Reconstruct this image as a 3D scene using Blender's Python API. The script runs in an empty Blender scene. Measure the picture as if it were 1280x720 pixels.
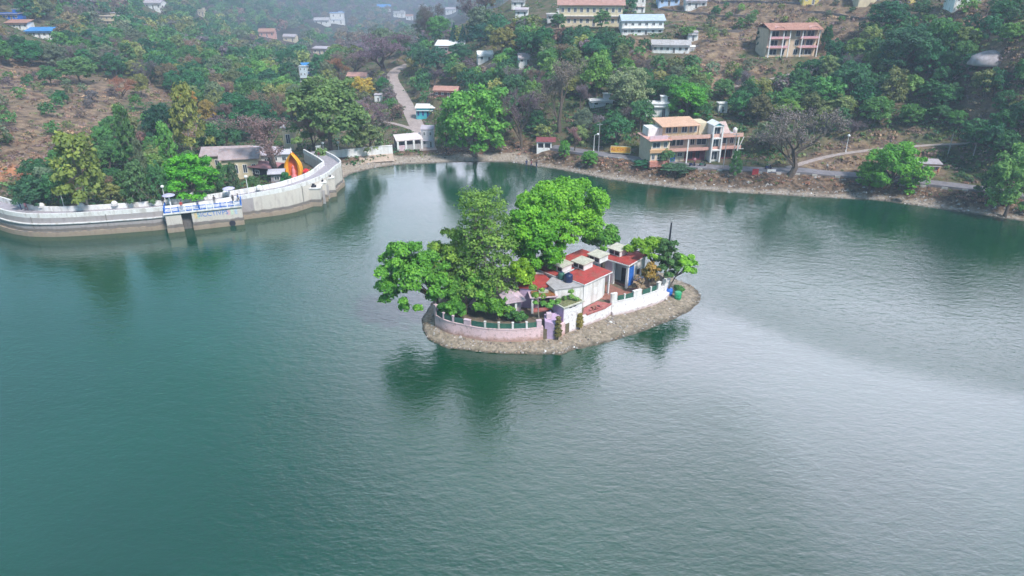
import bpy, math, random, colorsys
import numpy as np
from mathutils import Vector, Matrix
random.seed(7); RNG = np.random.default_rng(7)
scene = bpy.context.scene
C = scene.collection
R = math.radians
# ------------------------------------------------------------------ camera
F_PX, PITCH, CAM_H = 881.0, R(25.5), 50.0
cd = bpy.data.cameras.new('camera'); cam = bpy.data.objects.new('camera', cd); C.objects.link(cam)
cam.location = (0, 0, CAM_H); cam.rotation_euler = (math.pi/2 - PITCH, 0, 0)
cd.sensor_width = 36; cd.lens = 36*F_PX/1280; cd.clip_start = 0.5; cd.clip_end = 6000
scene.camera = cam
# ------------------------------------------------------------------ sky, sun, exposure
SUN_AZ, SUN_EL = R(140), R(50)            # azimuth measured from +Y towards +X
w = bpy.data.worlds.new('World'); scene.world = w; w.use_nodes = True
nt = w.node_tree; nt.nodes.clear()
out = nt.nodes.new('ShaderNodeOutputWorld'); bg = nt.nodes.new('ShaderNodeBackground')
sky = nt.nodes.new('ShaderNodeTexSky'); sky.sky_type = 'NISHITA'; sky.sun_disc = False
sky.sun_elevation = SUN_EL; sky.sun_rotation = SUN_AZ; sky.altitude = 1300
sky.air_density = 1.0; sky.dust_density = 1.5; sky.ozone_density = 2.0
mixs = nt.nodes.new('ShaderNodeMix'); mixs.data_type = 'RGBA'
mixs.inputs[0].default_value = 0.72
tc = nt.nodes.new('ShaderNodeTexCoord'); sx = nt.nodes.new('ShaderNodeSeparateXYZ'); nt.links.new(tc.outputs['Generated'], sx.inputs[0])
hz = nt.nodes.new('ShaderNodeMapRange'); hz.inputs[1].default_value = 0.36; hz.inputs[2].default_value = 0.78; hz.inputs[3].default_value = 0.96; hz.inputs[4].default_value = 0.2
nt.links.new(sx.outputs['Z'], hz.inputs[0]); nt.links.new(hz.outputs[0], mixs.inputs[0])   # pale haze thick at the horizon, thinner overhead
dp = nt.nodes.new('ShaderNodeVectorMath'); dp.operation = 'DOT_PRODUCT'; nt.links.new(tc.outputs['Generated'], dp.inputs[0]); dp.inputs[1].default_value = (math.sin(R(20))*math.cos(R(25)), math.cos(R(20))*math.cos(R(25)), math.sin(R(25)))
gl = nt.nodes.new('ShaderNodeMapRange'); gl.interpolation_type = 'SMOOTHSTEP'; gl.inputs[1].default_value = 0.74; gl.inputs[2].default_value = 1.0; gl.inputs[3].default_value = 0.0; gl.inputs[4].default_value = 1.0
nt.links.new(dp.outputs['Value'], gl.inputs[0])       # bright thin cloud bank over the valley gap, bluer hazy sky around it
hc = nt.nodes.new('ShaderNodeMix'); hc.data_type = 'RGBA'; nt.links.new(gl.outputs[0], hc.inputs[0]); hc.inputs[6].default_value = (3.6, 8.8, 11.0, 1); hc.inputs[7].default_value = (48.0, 46.5, 55.0, 1); nt.links.new(hc.outputs[2], mixs.inputs[7])
nt.links.new(sky.outputs[0], mixs.inputs[6]); nt.links.new(mixs.outputs[2], bg.inputs[0])
bg.inputs[1].default_value = 0.066
nt.links.new(bg.outputs[0], out.inputs[0])
sd = bpy.data.lights.new('sun', 'SUN'); sd.energy = 4.2; sd.angle = R(10); sd.color = (1.0, 0.95, 0.88)
sun = bpy.data.objects.new('sun', sd); C.objects.link(sun)
sdir = Vector((math.sin(SUN_AZ)*math.cos(SUN_EL), math.cos(SUN_AZ)*math.cos(SUN_EL), math.sin(SUN_EL)))
sun.rotation_euler = sdir.to_track_quat('Z', 'Y').to_euler(); sun.location = sdir*400
vs = scene.view_settings; vs.view_transform = 'Standard'; vs.look = 'None'; vs.gamma = 1.0
vs.use_curve_mapping = False; vs.exposure = 0.5
cy = scene.cycles
cy.use_adaptive_sampling = True; cy.adaptive_threshold = 0.03; cy.adaptive_min_samples = 16
cy.use_denoising = True; cy.denoiser = 'OPENIMAGEDENOISE'; cy.denoising_prefilter = 'ACCURATE'
cy.max_bounces = 6; cy.diffuse_bounces = 2; cy.glossy_bounces = 2; cy.transmission_bounces = 3
cy.transparent_max_bounces = 8; cy.volume_bounces = 1; cy.caustics_reflective = False; cy.caustics_refractive = False
HAZE_DENSITY = 0.0005

# ------------------------------------------------------------------ surveying
def ray_dir(px, py):
    u = (px-640)/F_PX; v = (360-py)/F_PX
    return u, math.cos(PITCH)+v*math.sin(PITCH), -math.sin(PITCH)+v*math.cos(PITCH)
def at(px, py, z=0.0):
    u, dy, dz = ray_dir(px, py); t = (z-CAM_H)/dz
    return (u*t, dy*t, z)
def a2(px, py, z=0.0): return at(px, py, z)[:2]
def depth_of(x, y, z): return y*math.cos(PITCH) + (CAM_H-z)*math.sin(PITCH)
def proj(x, y, z):
    t = depth_of(x, y, z); up = y*math.sin(PITCH) - (CAM_H-z)*math.cos(PITCH)
    return 640+F_PX*x/t, 360-F_PX*up/t, t
def sstep(a, b, x):
    t = np.clip((x-a)/(b-a), 0, 1); return t*t*(3-2*t)
def vnoise(x, y, s, seed=0):                       # smooth value noise
    x = np.asarray(x, float)/s; y = np.asarray(y, float)/s
    xi = np.floor(x).astype(np.int64); yi = np.floor(y).astype(np.int64); fx = x-xi; fy = y-yi
    fx = fx*fx*(3-2*fx); fy = fy*fy*(3-2*fy)
    def h(a, b):
        n = (a*374761393 + b*668265263 + seed*974711) & 0x7fffffff
        n = ((n ^ (n >> 13))*1274126177) & 0x7fffffff
        return ((n ^ (n >> 16)) & 0xffff)/65535.0
    return (h(xi, yi)*(1-fx)+h(xi+1, yi)*fx)*(1-fy) + (h(xi, yi+1)*(1-fx)+h(xi+1, yi+1)*fx)*fy
def fbm(x, y, s, seed=0, o=3): return sum(vnoise(x, y, s/2**k, seed+k)*0.5**k for k in range(o))/sum(0.5**k for k in range(o))

# ------------------------------------------------------------------ materials
MATS = {}
def newmat(name):
    m = bpy.data.materials.new(name); m.use_nodes = True; n = m.node_tree.nodes; n.clear()
    o = n.new('ShaderNodeOutputMaterial'); b = n.new('ShaderNodeBsdfPrincipled')
    m.node_tree.links.new(b.outputs[0], o.inputs[0]); return m, n, m.node_tree.links, b, o
def mat(name, col, rough=0.8, var=0.18, scale=1.5, dirt=None, dirt_amt=0.4, bump=0.15, metal=0.0):
    if name in MATS: return MATS[name]
    m, n, l, b, o = newmat(name)
    b.inputs['Roughness'].default_value = rough; b.inputs['Metallic'].default_value = metal
    g = n.new('ShaderNodeNewGeometry')
    t1 = n.new('ShaderNodeTexNoise'); t1.inputs['Scale'].default_value = scale; t1.inputs['Detail'].default_value = 5
    l.new(g.outputs['Position'], t1.inputs['Vector'])
    r1 = n.new('ShaderNodeValToRGB'); r1.color_ramp.elements[0].position = 0.3; r1.color_ramp.elements[1].position = 0.72
    lo = tuple(c*(1-var) for c in col[:3])+(1,); hi = tuple(min(1, c*(1+var*0.6)) for c in col[:3])+(1,)
    r1.color_ramp.elements[0].color = lo; r1.color_ramp.elements[1].color = hi
    l.new(t1.outputs['Fac'], r1.inputs[0]); src = r1.outputs[0]
    if dirt:
        mp = n.new('ShaderNodeMapping'); mp.inputs['Scale'].default_value = (1.3, 1.3, 0.35)
        l.new(g.outputs['Position'], mp.inputs[0])
        t2 = n.new('ShaderNodeTexNoise'); t2.inputs['Scale'].default_value = 1.1; t2.inputs['Detail'].default_value = 6
        l.new(mp.outputs[0], t2.inputs['Vector'])
        r2 = n.new('ShaderNodeMapRange'); r2.inputs[1].default_value = 0.48; r2.inputs[2].default_value = 0.68; r2.inputs[4].default_value = dirt_amt
        l.new(t2.outputs['Fac'], r2.inputs[0])
        mx = n.new('ShaderNodeMix'); mx.data_type = 'RGBA'; l.new(r2.outputs[0], mx.inputs[0]); l.new(src, mx.inputs[6])
        mx.inputs[7].default_value = (*dirt, 1); src = mx.outputs[2]
    l.new(src, b.inputs['Base Color'])
    if bump:
        bp = n.new('ShaderNodeBump'); bp.inputs['Strength'].default_value = bump; bp.inputs['Distance'].default_value = 0.05
        t3 = n.new('ShaderNodeTexNoise'); t3.inputs['Scale'].default_value = 8; t3.inputs['Detail'].default_value = 3
        l.new(g.outputs['Position'], t3.inputs['Vector']); l.new(t3.outputs['Fac'], bp.inputs['Height']); l.new(bp.outputs[0], b.inputs['Normal'])
    MATS[name] = m; return m
def foliage_mat(name, mode):
    m, n, l, b, o = newmat(name)
    if mode == 'object':
        oi = n.new('ShaderNodeObjectInfo'); col = oi.outputs['Color']
    else:
        at_ = n.new('ShaderNodeAttribute'); at_.attribute_name = 'col'; col = at_.outputs['Color']
    va = n.new('ShaderNodeAttribute'); va.attribute_name = 'var'
    mul = n.new('ShaderNodeVectorMath'); mul.operation = 'SCALE'; l.new(col, mul.inputs[0]); l.new(va.outputs['Fac'], mul.inputs['Scale'])
    hs = n.new('ShaderNodeHueSaturation'); l.new(mul.outputs[0], hs.inputs['Color']); hs.inputs['Saturation'].default_value = 1.04; hs.inputs['Value'].default_value = 1.75
    mr = n.new('ShaderNodeMapRange'); mr.inputs[1].default_value = 0.5; mr.inputs[2].default_value = 1.6; mr.inputs[3].default_value = 0.515; mr.inputs[4].default_value = 0.475
    l.new(va.outputs['Fac'], mr.inputs[0]); l.new(mr.outputs[0], hs.inputs['Hue'])
    l.new(hs.outputs[0], b.inputs['Base Color']); b.inputs['Roughness'].default_value = 0.65
    b.inputs['Specular IOR Level'].default_value = 0.25
    tr = n.new('ShaderNodeBsdfTranslucent'); l.new(hs.outputs[0], tr.inputs['Color'])
    ms = n.new('ShaderNodeMixShader'); ms.inputs[0].default_value = 0.28
    l.new(b.outputs[0], ms.inputs[1]); l.new(tr.outputs[0], ms.inputs[2]); l.new(ms.outputs[0], o.inputs[0])
    return m
LEAF = foliage_mat('leaf_by_object', 'object'); LEAFC = foliage_mat('leaf_by_clump', 'attr')
BARK = mat('bark', (0.13, 0.10, 0.085), 0.9, 0.35, 3); PALE_BARK = mat('pale_bark', (0.30, 0.27, 0.24), 0.9, 0.3, 3)
WHITE = mat('whitewash', (0.80, 0.79, 0.80), 0.8, 0.08, 1.2, (0.40, 0.36, 0.33), 0.6)
WHITE2 = mat('clean_white_paint', (0.80, 0.80, 0.82), 0.7, 0.06, 1.5, (0.46, 0.42, 0.40), 0.4)
PINK = mat('pale_pink_plaster', (0.66, 0.50, 0.58), 0.85, 0.12, 1.0, (0.40, 0.27, 0.30), 0.4)
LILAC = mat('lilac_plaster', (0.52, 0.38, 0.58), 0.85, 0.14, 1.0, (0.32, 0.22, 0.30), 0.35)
RED = mat('red_painted_roof', (0.42, 0.055, 0.05), 0.8, 0.28, 1.2, (0.26, 0.12, 0.09), 0.6)
CREAMSLAB = mat('weathered_cream_slab', (0.55, 0.54, 0.47), 0.9, 0.14, 2.0, (0.30, 0.30, 0.25), 0.5)
GREYSLAB = mat('grey_concrete', (0.42, 0.40, 0.42), 0.9, 0.2, 1.5, (0.24, 0.22, 0.22), 0.5)
DARK = mat('dark_interior', (0.03, 0.032, 0.05), 0.6, 0.3, 2)  # near black; across openings it puts the shade inside into the colour
BLUEP = mat('blue_paint', (0.03, 0.16, 0.62), 0.5, 0.15, 2)
NAVY = mat('navy_plastic', (0.015, 0.03, 0.10), 0.4, 0.2, 2)
GREENP = mat('green_fence_panel', (0.03, 0.13, 0.10), 0.7, 0.3, 3, (0.10, 0.18, 0.12), 0.5)
GREENB = mat('bright_green_plastic', (0.02, 0.36, 0.16), 0.45, 0.2, 2)
BRICK = mat('red_brick_floor', (0.33, 0.15, 0.12), 0.9, 0.3, 3, (0.2, 0.13, 0.1), 0.4)
REDFLOOR = mat('red_oxide_floor', (0.42, 0.13, 0.13), 0.85, 0.2, 2, (0.4, 0.25, 0.22), 0.5)
GLASS = mat('window_glass', (0.05, 0.07, 0.10), 0.15, 0.3, 1, bump=0)
SALMON = mat('salmon_paint', (0.66, 0.36, 0.31), 0.8, 0.15, 1.2, (0.4, 0.2, 0.2), 0.35)
MAROON = mat('maroon_wall', (0.22, 0.06, 0.08), 0.8, 0.25, 1.2)
CREAM = mat('cream_plaster', (0.66, 0.56, 0.40), 0.85, 0.12, 1.0, (0.42, 0.34, 0.26), 0.35)
ORANGEP = mat('peach_plaster', (0.62, 0.38, 0.22), 0.85, 0.12, 1.0, (0.42, 0.25, 0.18), 0.35)
YELLOWP = mat('yellow_plaster', (0.66, 0.52, 0.18), 0.85, 0.12, 1.0)
TILE = mat('terracotta_roof', (0.40, 0.22, 0.17), 0.85, 0.25, 2, (0.3, 0.15, 0.1), 0.5)
TIN = mat('weathered_tin_roof', (0.42, 0.38, 0.42), 0.6, 0.2, 1.5, (0.30, 0.20, 0.18), 0.5)
BLUETIN = mat('blue_tin_roof', (0.05, 0.25, 0.60), 0.55, 0.2, 1.5)
TURQ = mat('turquoise_paint', (0.06, 0.45, 0.52), 0.7, 0.2, 2, (0.1, 0.2, 0.3), 0.4)
METAL = mat('galvanised_steel', (0.42, 0.43, 0.46), 0.45, 0.15, 3, metal=0.4)
STONE = mat('retaining_stone', (0.20, 0.17, 0.17), 0.95, 0.4, 2.5, bump=0.5)
MOSS = mat('mossy_roof_soil', (0.20, 0.20, 0.10), 0.95, 0.4, 3, (0.10, 0.14, 0.05), 0.6, 0.5)

def wet_edge(m, z0=.10, z1=.30):                      # stones darkened by water right at the lake's edge
    n, l = m.node_tree.nodes, m.node_tree.links; b = next(q for q in n if q.type == 'BSDF_PRINCIPLED'); src = b.inputs['Base Color'].links[0].from_socket
    g = n.new('ShaderNodeNewGeometry'); sp = n.new('ShaderNodeSeparateXYZ'); l.new(g.outputs['Position'], sp.inputs[0]); t = n.new('ShaderNodeTexNoise'); t.inputs['Scale'].default_value = 1.6; l.new(g.outputs['Position'], t.inputs['Vector'])
    a = n.new('ShaderNodeMath'); a.operation = 'MULTIPLY_ADD'; a.inputs[1].default_value = -.25; l.new(t.outputs['Fac'], a.inputs[0]); l.new(sp.outputs['Z'], a.inputs[2])
    r = n.new('ShaderNodeMapRange'); r.inputs[1].default_value = z0-.12; r.inputs[2].default_value = z1-.12; r.inputs[3].default_value = .42; r.inputs[4].default_value = 1.0; l.new(a.outputs[0], r.inputs[0])
    v = n.new('ShaderNodeVectorMath'); v.operation = 'SCALE'; l.new(src, v.inputs[0]); l.new(r.outputs[0], v.inputs['Scale']); l.new(v.outputs[0], b.inputs['Base Color']); return m
# ------------------------------------------------------------------ mesh helpers
def tag(o, label=None, cat=None, group=None, kind=None):
    if label: o['label'] = label
    if cat: o['category'] = cat
    if group: o['group'] = group
    if kind: o['kind'] = kind
    return o
def link(o, parent=None, loc=None, rotz=None):
    C.objects.link(o)
    if parent is not None: o.parent = parent
    if loc is not None: o.location = loc
    if rotz is not None: o.rotation_euler = (0, 0, rotz)
    return o
def thing(name, label, cat, loc=(0, 0, 0), rotz=0.0, group=None, scale=None):
    o = bpy.data.objects.new(name, None); o.empty_display_size = 0.3; link(o, None, loc, rotz)
    if scale is not None: o.scale = scale
    return tag(o, label, cat, group)
class MB:
    def __init__(s): s.v = []; s.f = []; s.m = []
    def quad(s, pts, m=0):
        i = len(s.v); s.v += [tuple(p) for p in pts]; s.f.append(tuple(range(i, i+len(pts)))); s.m.append(m); return s
    def box(s, x0, x1, y0, y1, z0, z1, m=0):
        i = len(s.v)
        s.v += [(x0,y0,z0),(x1,y0,z0),(x1,y1,z0),(x0,y1,z0),(x0,y0,z1),(x1,y0,z1),(x1,y1,z1),(x0,y1,z1)]
        for q in ((0,3,2,1),(4,5,6,7),(0,1,5,4),(1,2,6,5),(2,3,7,6),(3,0,4,7)): s.f.append(tuple(i+k for k in q)); s.m.append(m)
        return s
    def prism(s, poly, z0, z1, m=0, m_top=None):
        n = len(poly); i = len(s.v)
        z0s = z0 if hasattr(z0, '__len__') else [z0]*n; z1s = z1 if hasattr(z1, '__len__') else [z1]*n
        s.v += [(p[0], p[1], z0s[k]) for k, p in enumerate(poly)] + [(p[0], p[1], z1s[k]) for k, p in enumerate(poly)]
        s.f.append(tuple(i+k for k in range(n))[::-1]); s.m.append(m)
        s.f.append(tuple(i+n+k for k in range(n))); s.m.append(m if m_top is None else m_top)
        for k in range(n): s.f.append((i+k, i+(k+1)%n, i+n+(k+1)%n, i+n+k)); s.m.append(m)
        return s
    def tube(s, pts, rad, n=6, m=0, cap=True):
        pts = [Vector(p) for p in pts]; rad = rad if hasattr(rad, '__len__') else [rad]*len(pts); i = len(s.v)
        for k, p in enumerate(pts):
            d = (pts[min(k+1, len(pts)-1)]-pts[max(k-1, 0)]).normalized()
            a = d.orthogonal().normalized() if abs(d.z) < 0.99 else Vector((1, 0, 0)); a = (a - d*a.dot(d)).normalized(); b = d.cross(a)
            for j in range(n):
                t = 2*math.pi*j/n; q = p+(a*math.cos(t)+b*math.sin(t))*rad[k]; s.v.append(tuple(q))
        for k in range(len(pts)-1):
            for j in range(n):
                s.f.append((i+k*n+j, i+k*n+(j+1)%n, i+(k+1)*n+(j+1)%n, i+(k+1)*n+j)); s.m.append(m)
        if cap:
            s.f.append(tuple(i+j for j in range(n))[::-1]); s.m.append(m)
            s.f.append(tuple(i+(len(pts)-1)*n+j for j in range(n))); s.m.append(m)
        return s
    def lathe(s, prof, n=12, c=(0, 0), m=0):
        i = len(s.v)
        for r, z in prof:
            for j in range(n): s.v.append((c[0]+r*math.cos(2*math.pi*j/n), c[1]+r*math.sin(2*math.pi*j/n), z))
        for k in range(len(prof)-1):
            for j in range(n): s.f.append((i+k*n+j, i+k*n+(j+1)%n, i+(k+1)*n+(j+1)%n, i+(k+1)*n+j)); s.m.append(m)
        s.f.append(tuple(i+j for j in range(n))[::-1]); s.m.append(m)
        s.f.append(tuple(i+(len(prof)-1)*n+j for j in range(n))); s.m.append(m)
        return s
    def strip(s, line, z0, z1, t, m=0, z_of=None, closed=False):      # wall of thickness t following a plan polyline
        L = offset(line, t); n = len(line)
        Z0 = z0 if hasattr(z0, '__len__') else [z0]*n; Z1 = z1 if hasattr(z1, '__len__') else [z1]*n
        i = len(s.v)
        for k in range(n):
            s.v += [(line[k][0], line[k][1], Z0[k]), (L[k][0], L[k][1], Z0[k]), (L[k][0], L[k][1], Z1[k]), (line[k][0], line[k][1], Z1[k])]
        for k in range(n-1):
            a = i+4*k; b = a+4
            for q in ((a, b, b+3, a+3), (a+1, a+2, b+2, b+1), (a+3, b+3, b+2, a+2), (a, a+1, b+1, b)): s.f.append(q); s.m.append(m)
        for a in (i, i+4*(n-1)): s.f.append((a, a+1, a+2, a+3)); s.m.append(m)
        return s
    def mesh(s, name, mats):
        me = bpy.data.meshes.new(name); me.from_pydata(s.v, [], s.f)
        for mm in (mats if isinstance(mats, (list, tuple)) else [mats]): me.materials.append(mm)
        me.polygons.foreach_set('material_index', s.m); me.update(); return me
    def obj(s, name, mats, parent=None, loc=None, rotz=None, smooth=False):
        me = s.mesh(name, mats); fix_normals(me)
        if smooth: me.polygons.foreach_set('use_smooth', [True]*len(me.polygons))
        return link(bpy.data.objects.new(name, me), parent, loc, rotz)
import bmesh
def fix_normals(me):
    bm = bmesh.new(); bm.from_mesh(me); bmesh.ops.recalc_face_normals(bm, faces=bm.faces); bm.to_mesh(me); bm.free()
def offset(line, t):
    out = []; n = len(line)
    for k in range(n):
        a = np.array(line[max(k-1, 0)][:2]); b = np.array(line[min(k+1, n-1)][:2]); d = b-a; d /= np.linalg.norm(d)+1e-9
        out.append((line[k][0]-d[1]*t, line[k][1]+d[0]*t))
    return out
def resample(line, step):
    P = [np.array(p, float) for p in line]; out = [P[0]]
    for a, b in zip(P[:-1], P[1:]):
        n = max(1, int(round(np.linalg.norm((b-a)[:2])/step)))
        out += [a+(b-a)*k/n for k in range(1, n+1)]
    return out
def smoothline(line, it=2):
    P = [np.array(p, float) for p in line]
    for _ in range(it):
        Q = [P[0]]
        for a, b in zip(P[:-1], P[1:]): Q += [a*0.75+b*0.25, a*0.25+b*0.75]
        P = Q+[P[-1]]
    return P
def copy_tree(root, loc, rotz=0.0, scale=None, color=None, label=None, cat=None, group=None):
    r = root.copy(); C.objects.link(r); r.location = loc; r.rotation_euler = (0, 0, rotz)
    if scale is not None: r.scale = scale
    for k, v in (('label', label), ('category', cat), ('group', group)):
        if v: r[k] = v
        elif k in r.keys() and k == 'group': del r[k]
    for ch in list(root.children):
        c = ch.copy(); C.objects.link(c); c.parent = r
        if color is not None: c.color = color
        for g in list(ch.children):
            d = g.copy(); C.objects.link(d); d.parent = c
    return r
def cards_mesh(name, P, N, S, var, m, col=None):
    """P points, N normals, S sizes -> folded leaf cards (numpy)"""
    n = len(P); N = N/np.linalg.norm(N, axis=1, keepdims=True).clip(1e-6)
    A = np.cross(N, RNG.normal(size=(n, 3))); A /= np.linalg.norm(A, axis=1, keepdims=True).clip(1e-6); B = np.cross(N, A)
    S = np.asarray(S).reshape(-1, 1)*np.ones((n, 1)); asp = RNG.uniform(0.55, 0.95, (n, 1)); fold = RNG.uniform(-0.28, 0.1, (n, 1))
    V = np.empty((n, 4, 3)); V[:, 0] = P-A*S; V[:, 1] = P-B*S*asp+N*S*fold; V[:, 2] = P+A*S; V[:, 3] = P+B*S*asp+N*S*fold
    me = bpy.data.meshes.new(name); me.vertices.add(4*n); me.vertices.foreach_set('co', V.reshape(-1).astype(np.float32))
    me.loops.add(6*n); me.polygons.add(2*n)
    idx = np.arange(n)[:, None]*4+np.array([[0, 1, 2, 0, 2, 3]]); me.loops.foreach_set('vertex_index', idx.reshape(-1).astype(np.int32))
    me.polygons.foreach_set('loop_start', (np.arange(2*n)*3).astype(np.int32)); me.polygons.foreach_set('loop_total', np.full(2*n, 3, np.int32))
    me.materials.append(m); me.update(calc_edges=True)
    av = me.attributes.new('var', 'FLOAT', 'POINT'); av.data.foreach_set('value', np.repeat(var, 4).astype(np.float32))
    if col is not None:
        ac = me.attributes.new('col', 'FLOAT_COLOR', 'POINT'); c4 = np.concatenate([col, np.ones((n, 1))], 1)
        ac.data.foreach_set('color', np.repeat(c4, 4, axis=0).reshape(-1).astype(np.float32))
    return me

# ------------------------------------------------------------------ terrain
DAMF = [(-70, 262), (-30, 276), (0, 286), (20, 292.5), (48, 296), (100, 294.5), (175, 289), (205, 286.5), (308, 273.5), (361, 267), (384, 260), (402, 253), (416, 245), (423, 237)]
LAKE = [a2(*p) for p in DAMF+[(425, 226),
        (440, 217), (470, 210), (500, 206), (560, 203.5), (610, 202.5), (640, 203), (665, 207.5), (700, 212.5), (760, 224.5), (800, 230),
        (850, 236), (900, 240), (1000, 246), (1100, 251), (1200, 265), (1280, 277), (1400, 290)]] + [(132, 105), (150, 60), (160, -20), (150, -120), (40, -170), (-80, -160), (-150, -60), (-160, 40), (-140, 110), (-122, 132)]
def seg_dist(X, Y, line, closed=False):
    best = np.full(X.shape, 1e9); para = np.zeros(X.shape); acc = 0.0
    pts = list(line)+([line[0]] if closed else [])
    for i in range(len(pts)-1):
        ax, ay = pts[i][0], pts[i][1]; bx, by = pts[i+1][0], pts[i+1][1]; dx, dy = bx-ax, by-ay; L2 = dx*dx+dy*dy+1e-12
        t = np.clip(((X-ax)*dx+(Y-ay)*dy)/L2, 0, 1); d = np.hypot(X-ax-t*dx, Y-ay-t*dy)
        m = d < best; best = np.where(m, d, best); para = np.where(m, i+t, para)
    return best, para
def inside(X, Y, poly):
    r = np.zeros(X.shape, bool); n = len(poly)
    for i in range(n):
        x1, y1 = poly[i][:2]; x2, y2 = poly[(i+1) % n][:2]
        c = ((y1 > Y) != (y2 > Y)) & (X < (x2-x1)*(Y-y1)/(y2-y1+1e-12)+x1); r ^= c
    return r
CTRL = [at(*p) for p in [
    (640, 196, .9), (560, 196, .9), (700, 185, 3.4), (760, 192, 3.3), (790, 198, 3.3), (850, 206, 3.3), (950, 211, 3.3), (1100, 222, 3.3), (1210, 233, 3.3), (1300, 246, 3.4),
    (870, 185, 4.2), (870, 150, 10.), (990, 185, 5.), (1100, 185, 6.5), (1210, 178, 8.5), (1300, 190, 8), (640, 150, 6), (700, 150, 7), (760, 150, 8.5),
    (990, 72, 21), (990, 130, 12.5), (990, 5, 34), (1100, 140, 13), (1100, 60, 25), (1100, 0, 36), (1200, 130, 16), (1200, 60, 27), (1200, 0, 38), (1290, 140, 18), (1290, 60, 30), (1290, 0, 40),
    (900, 60, 23), (900, 0, 34), (870, 110, 14.5), (803, 47, 25), (803, 0, 33), (790, 110, 14), (740, 34, 26.5), (740, 80, 19), (740, 0, 33), (680, 32, 26.5), (680, 80, 18), (650, 20, 27.5), (650, 50, 21),
    (655, 84, 14.5), (605, 72, 15), (600, 110, 9), (555, 118, 8.5), (555, 160, 3), (570, 66, 13.5), (520, 80, 8.5), (530, 170, 1.6), (512, 140, 2.6), (500, 115, 3.6), (488, 95, 4.6), (450, 100, 3.0), (450, 75, 3.5),
    (430, 190, 2.6), (380, 190, 2.6), (380, 215, 2.6), (350, 228, 2.4), (300, 200, 1.5), (300, 235, 1.6), (200, 240, 1.6), (100, 250, 1.6), (100, 200, 5), (200, 190, 2.5), (30, 225, 6), (0, 200, 8.5), (0, 150, 11.5), (-60, 220, 7), (-60, 150, 14),
    (60, 150, 10.5), (150, 150, 7), (150, 105, 9.5), (0, 100, 13.5), (0, 80, 15), (0, 45, 19.5), (0, 0, 27), (150, 50, 9), (150, 0, 16), (80, 20, 20), (250, 100, 3), (250, 50, -4), (250, 0, 2),
    (300, 140, 0), (300, 80, -12), (300, 40, -22), (300, 0, -18), (380, 130, -2), (380, 80, -22), (380, 45, -40), (430, 50, -48), (430, 25, -52), (430, 0, -48), (540, 35, -60), (560, 15, -64), (560, 2, -50), (500, 62, -42), (500, 30, -58), (-80, 50, 24), (-80, 0, 32), (1380, 100, 30), (1380, 0, 50)]]
CTRL += [(0, 335, 31), (40, 350, 48), (60, 420, 80), (150, 400, 110), (150, 300, 75), (220, 200, 65), (200, 100, 40), (230, 0, 45), (10, 430, 0), (60, 600, 40), (30, 900, 20),
         (-480, 900, 90), (-500, 1250, 90), (-300, 1800, 60), (0, 1850, 60), (250, 1300, 90), (300, 700, 160), (-500, 450, 90), (-300, 300, 62), (-230, 180, 40), (-210, 90, 35), (-210, 0, 35), (-750, 1200, 170), (450, 1600, 200), (-900, 500, 170), (-700, 1500, 200), (800, 500, 200), (800, 1400, 260), (-900, 0, 120), (700, 0, 120), (-600, -400, 80), (500, -400, 80), (0, -400, 60)]
CT = np.array(CTRL)
def rbf_fit(P):
    n = len(P); d = np.hypot(P[:, None, 0]-P[None, :, 0], P[:, None, 1]-P[None, :, 1])
    K = np.zeros((n+3, n+3)); K[:n, :n] = d+np.eye(n)*-2.0; K[:n, n] = 1; K[:n, n+1:] = P[:, :2]/100; K[n, :n] = 1; K[n+1:, :n] = (P[:, :2]/100).T
    return np.linalg.solve(K, np.concatenate([P[:, 2], np.zeros(3)]))
WT = rbf_fit(CT)
def rbf(X, Y):
    Z = WT[-3]+WT[-2]*X/100+WT[-1]*Y/100
    for i, (x, y, z) in enumerate(CTRL): Z = Z+WT[i]*np.hypot(X-x, Y-y)
    return Z
def poly3(pts): return [at(*p) for p in pts]
ROAD = smoothline(poly3([(690, 183, 3.4), (715, 187, 3.4), (790, 197.5, 3.3), (850, 206, 3.3), (950, 212, 3.3), (1040, 216, 3.3), (1100, 221, 3.3), (1210, 233, 3.3), (1300, 246, 3.3), (1380, 262, 3.3)]))
VROAD = smoothline(poly3([(536, 188, 1.5), (527, 170, 1.8), (513, 140, 2.7), (500, 115, 3.7), (488, 97, 4.5), (496, 86, 5.2), (512, 80, 5.6)]))
SIDETRACK = smoothline(poly3([(480, 152, 2.2), (500, 156, 2.2), (520, 163, 2.0)]))
PATH = smoothline(poly3([(985, 210, 3.5), (1010, 202, 4.0), (1045, 193, 5.2), (1100, 186, 6.3), (1150, 182, 7.4), (1215, 179, 8.6)]))
PATH2 = smoothline(poly3([(900, 112, 14.2), (950, 102, 15.8), (990, 92, 17.6), (1025, 82, 19.6), (1060, 70, 21.5)]))
HOTEL_O = at(811, 206, 3.4); HOTEL_R = math.atan2(*(np.array(a2(933, 199.5, 3.4))-np.array(HOTEL_O[:2]))[::-1])
BLDG_PADS = []      # (x, y, radius, z) levelled building sites
for p, rad in [((870, 198, 3.4), 14), ((990, 72, 21), 9), ((740, 34, 26.5), 9), ((803, 47, 25), 7), ((697, 38, 26.3), 6), ((840, 68, 21), 7), ((300, 222, 1.7), 12), ((367, 222, 2.6), 8), ((1165, 213, 4.2), 7), ((555, 118, 8.5), 5), ((680, 192, 1.9), 2.6)]:
    x, y, z = at(*p); BLDG_PADS.append((x, y, rad, z))
def axis(a, b, fine0, fine1, step, g):
    L = list(np.arange(fine0, fine1+.01, step)); s = step; x = fine1
    while x < b: s = min(s*g, 45); x += s; L.append(x)
    s = step; x = fine0
    while x > a: s = min(s*g, 45); x -= s; L.insert(0, x)
    return np.array(L)
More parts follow.
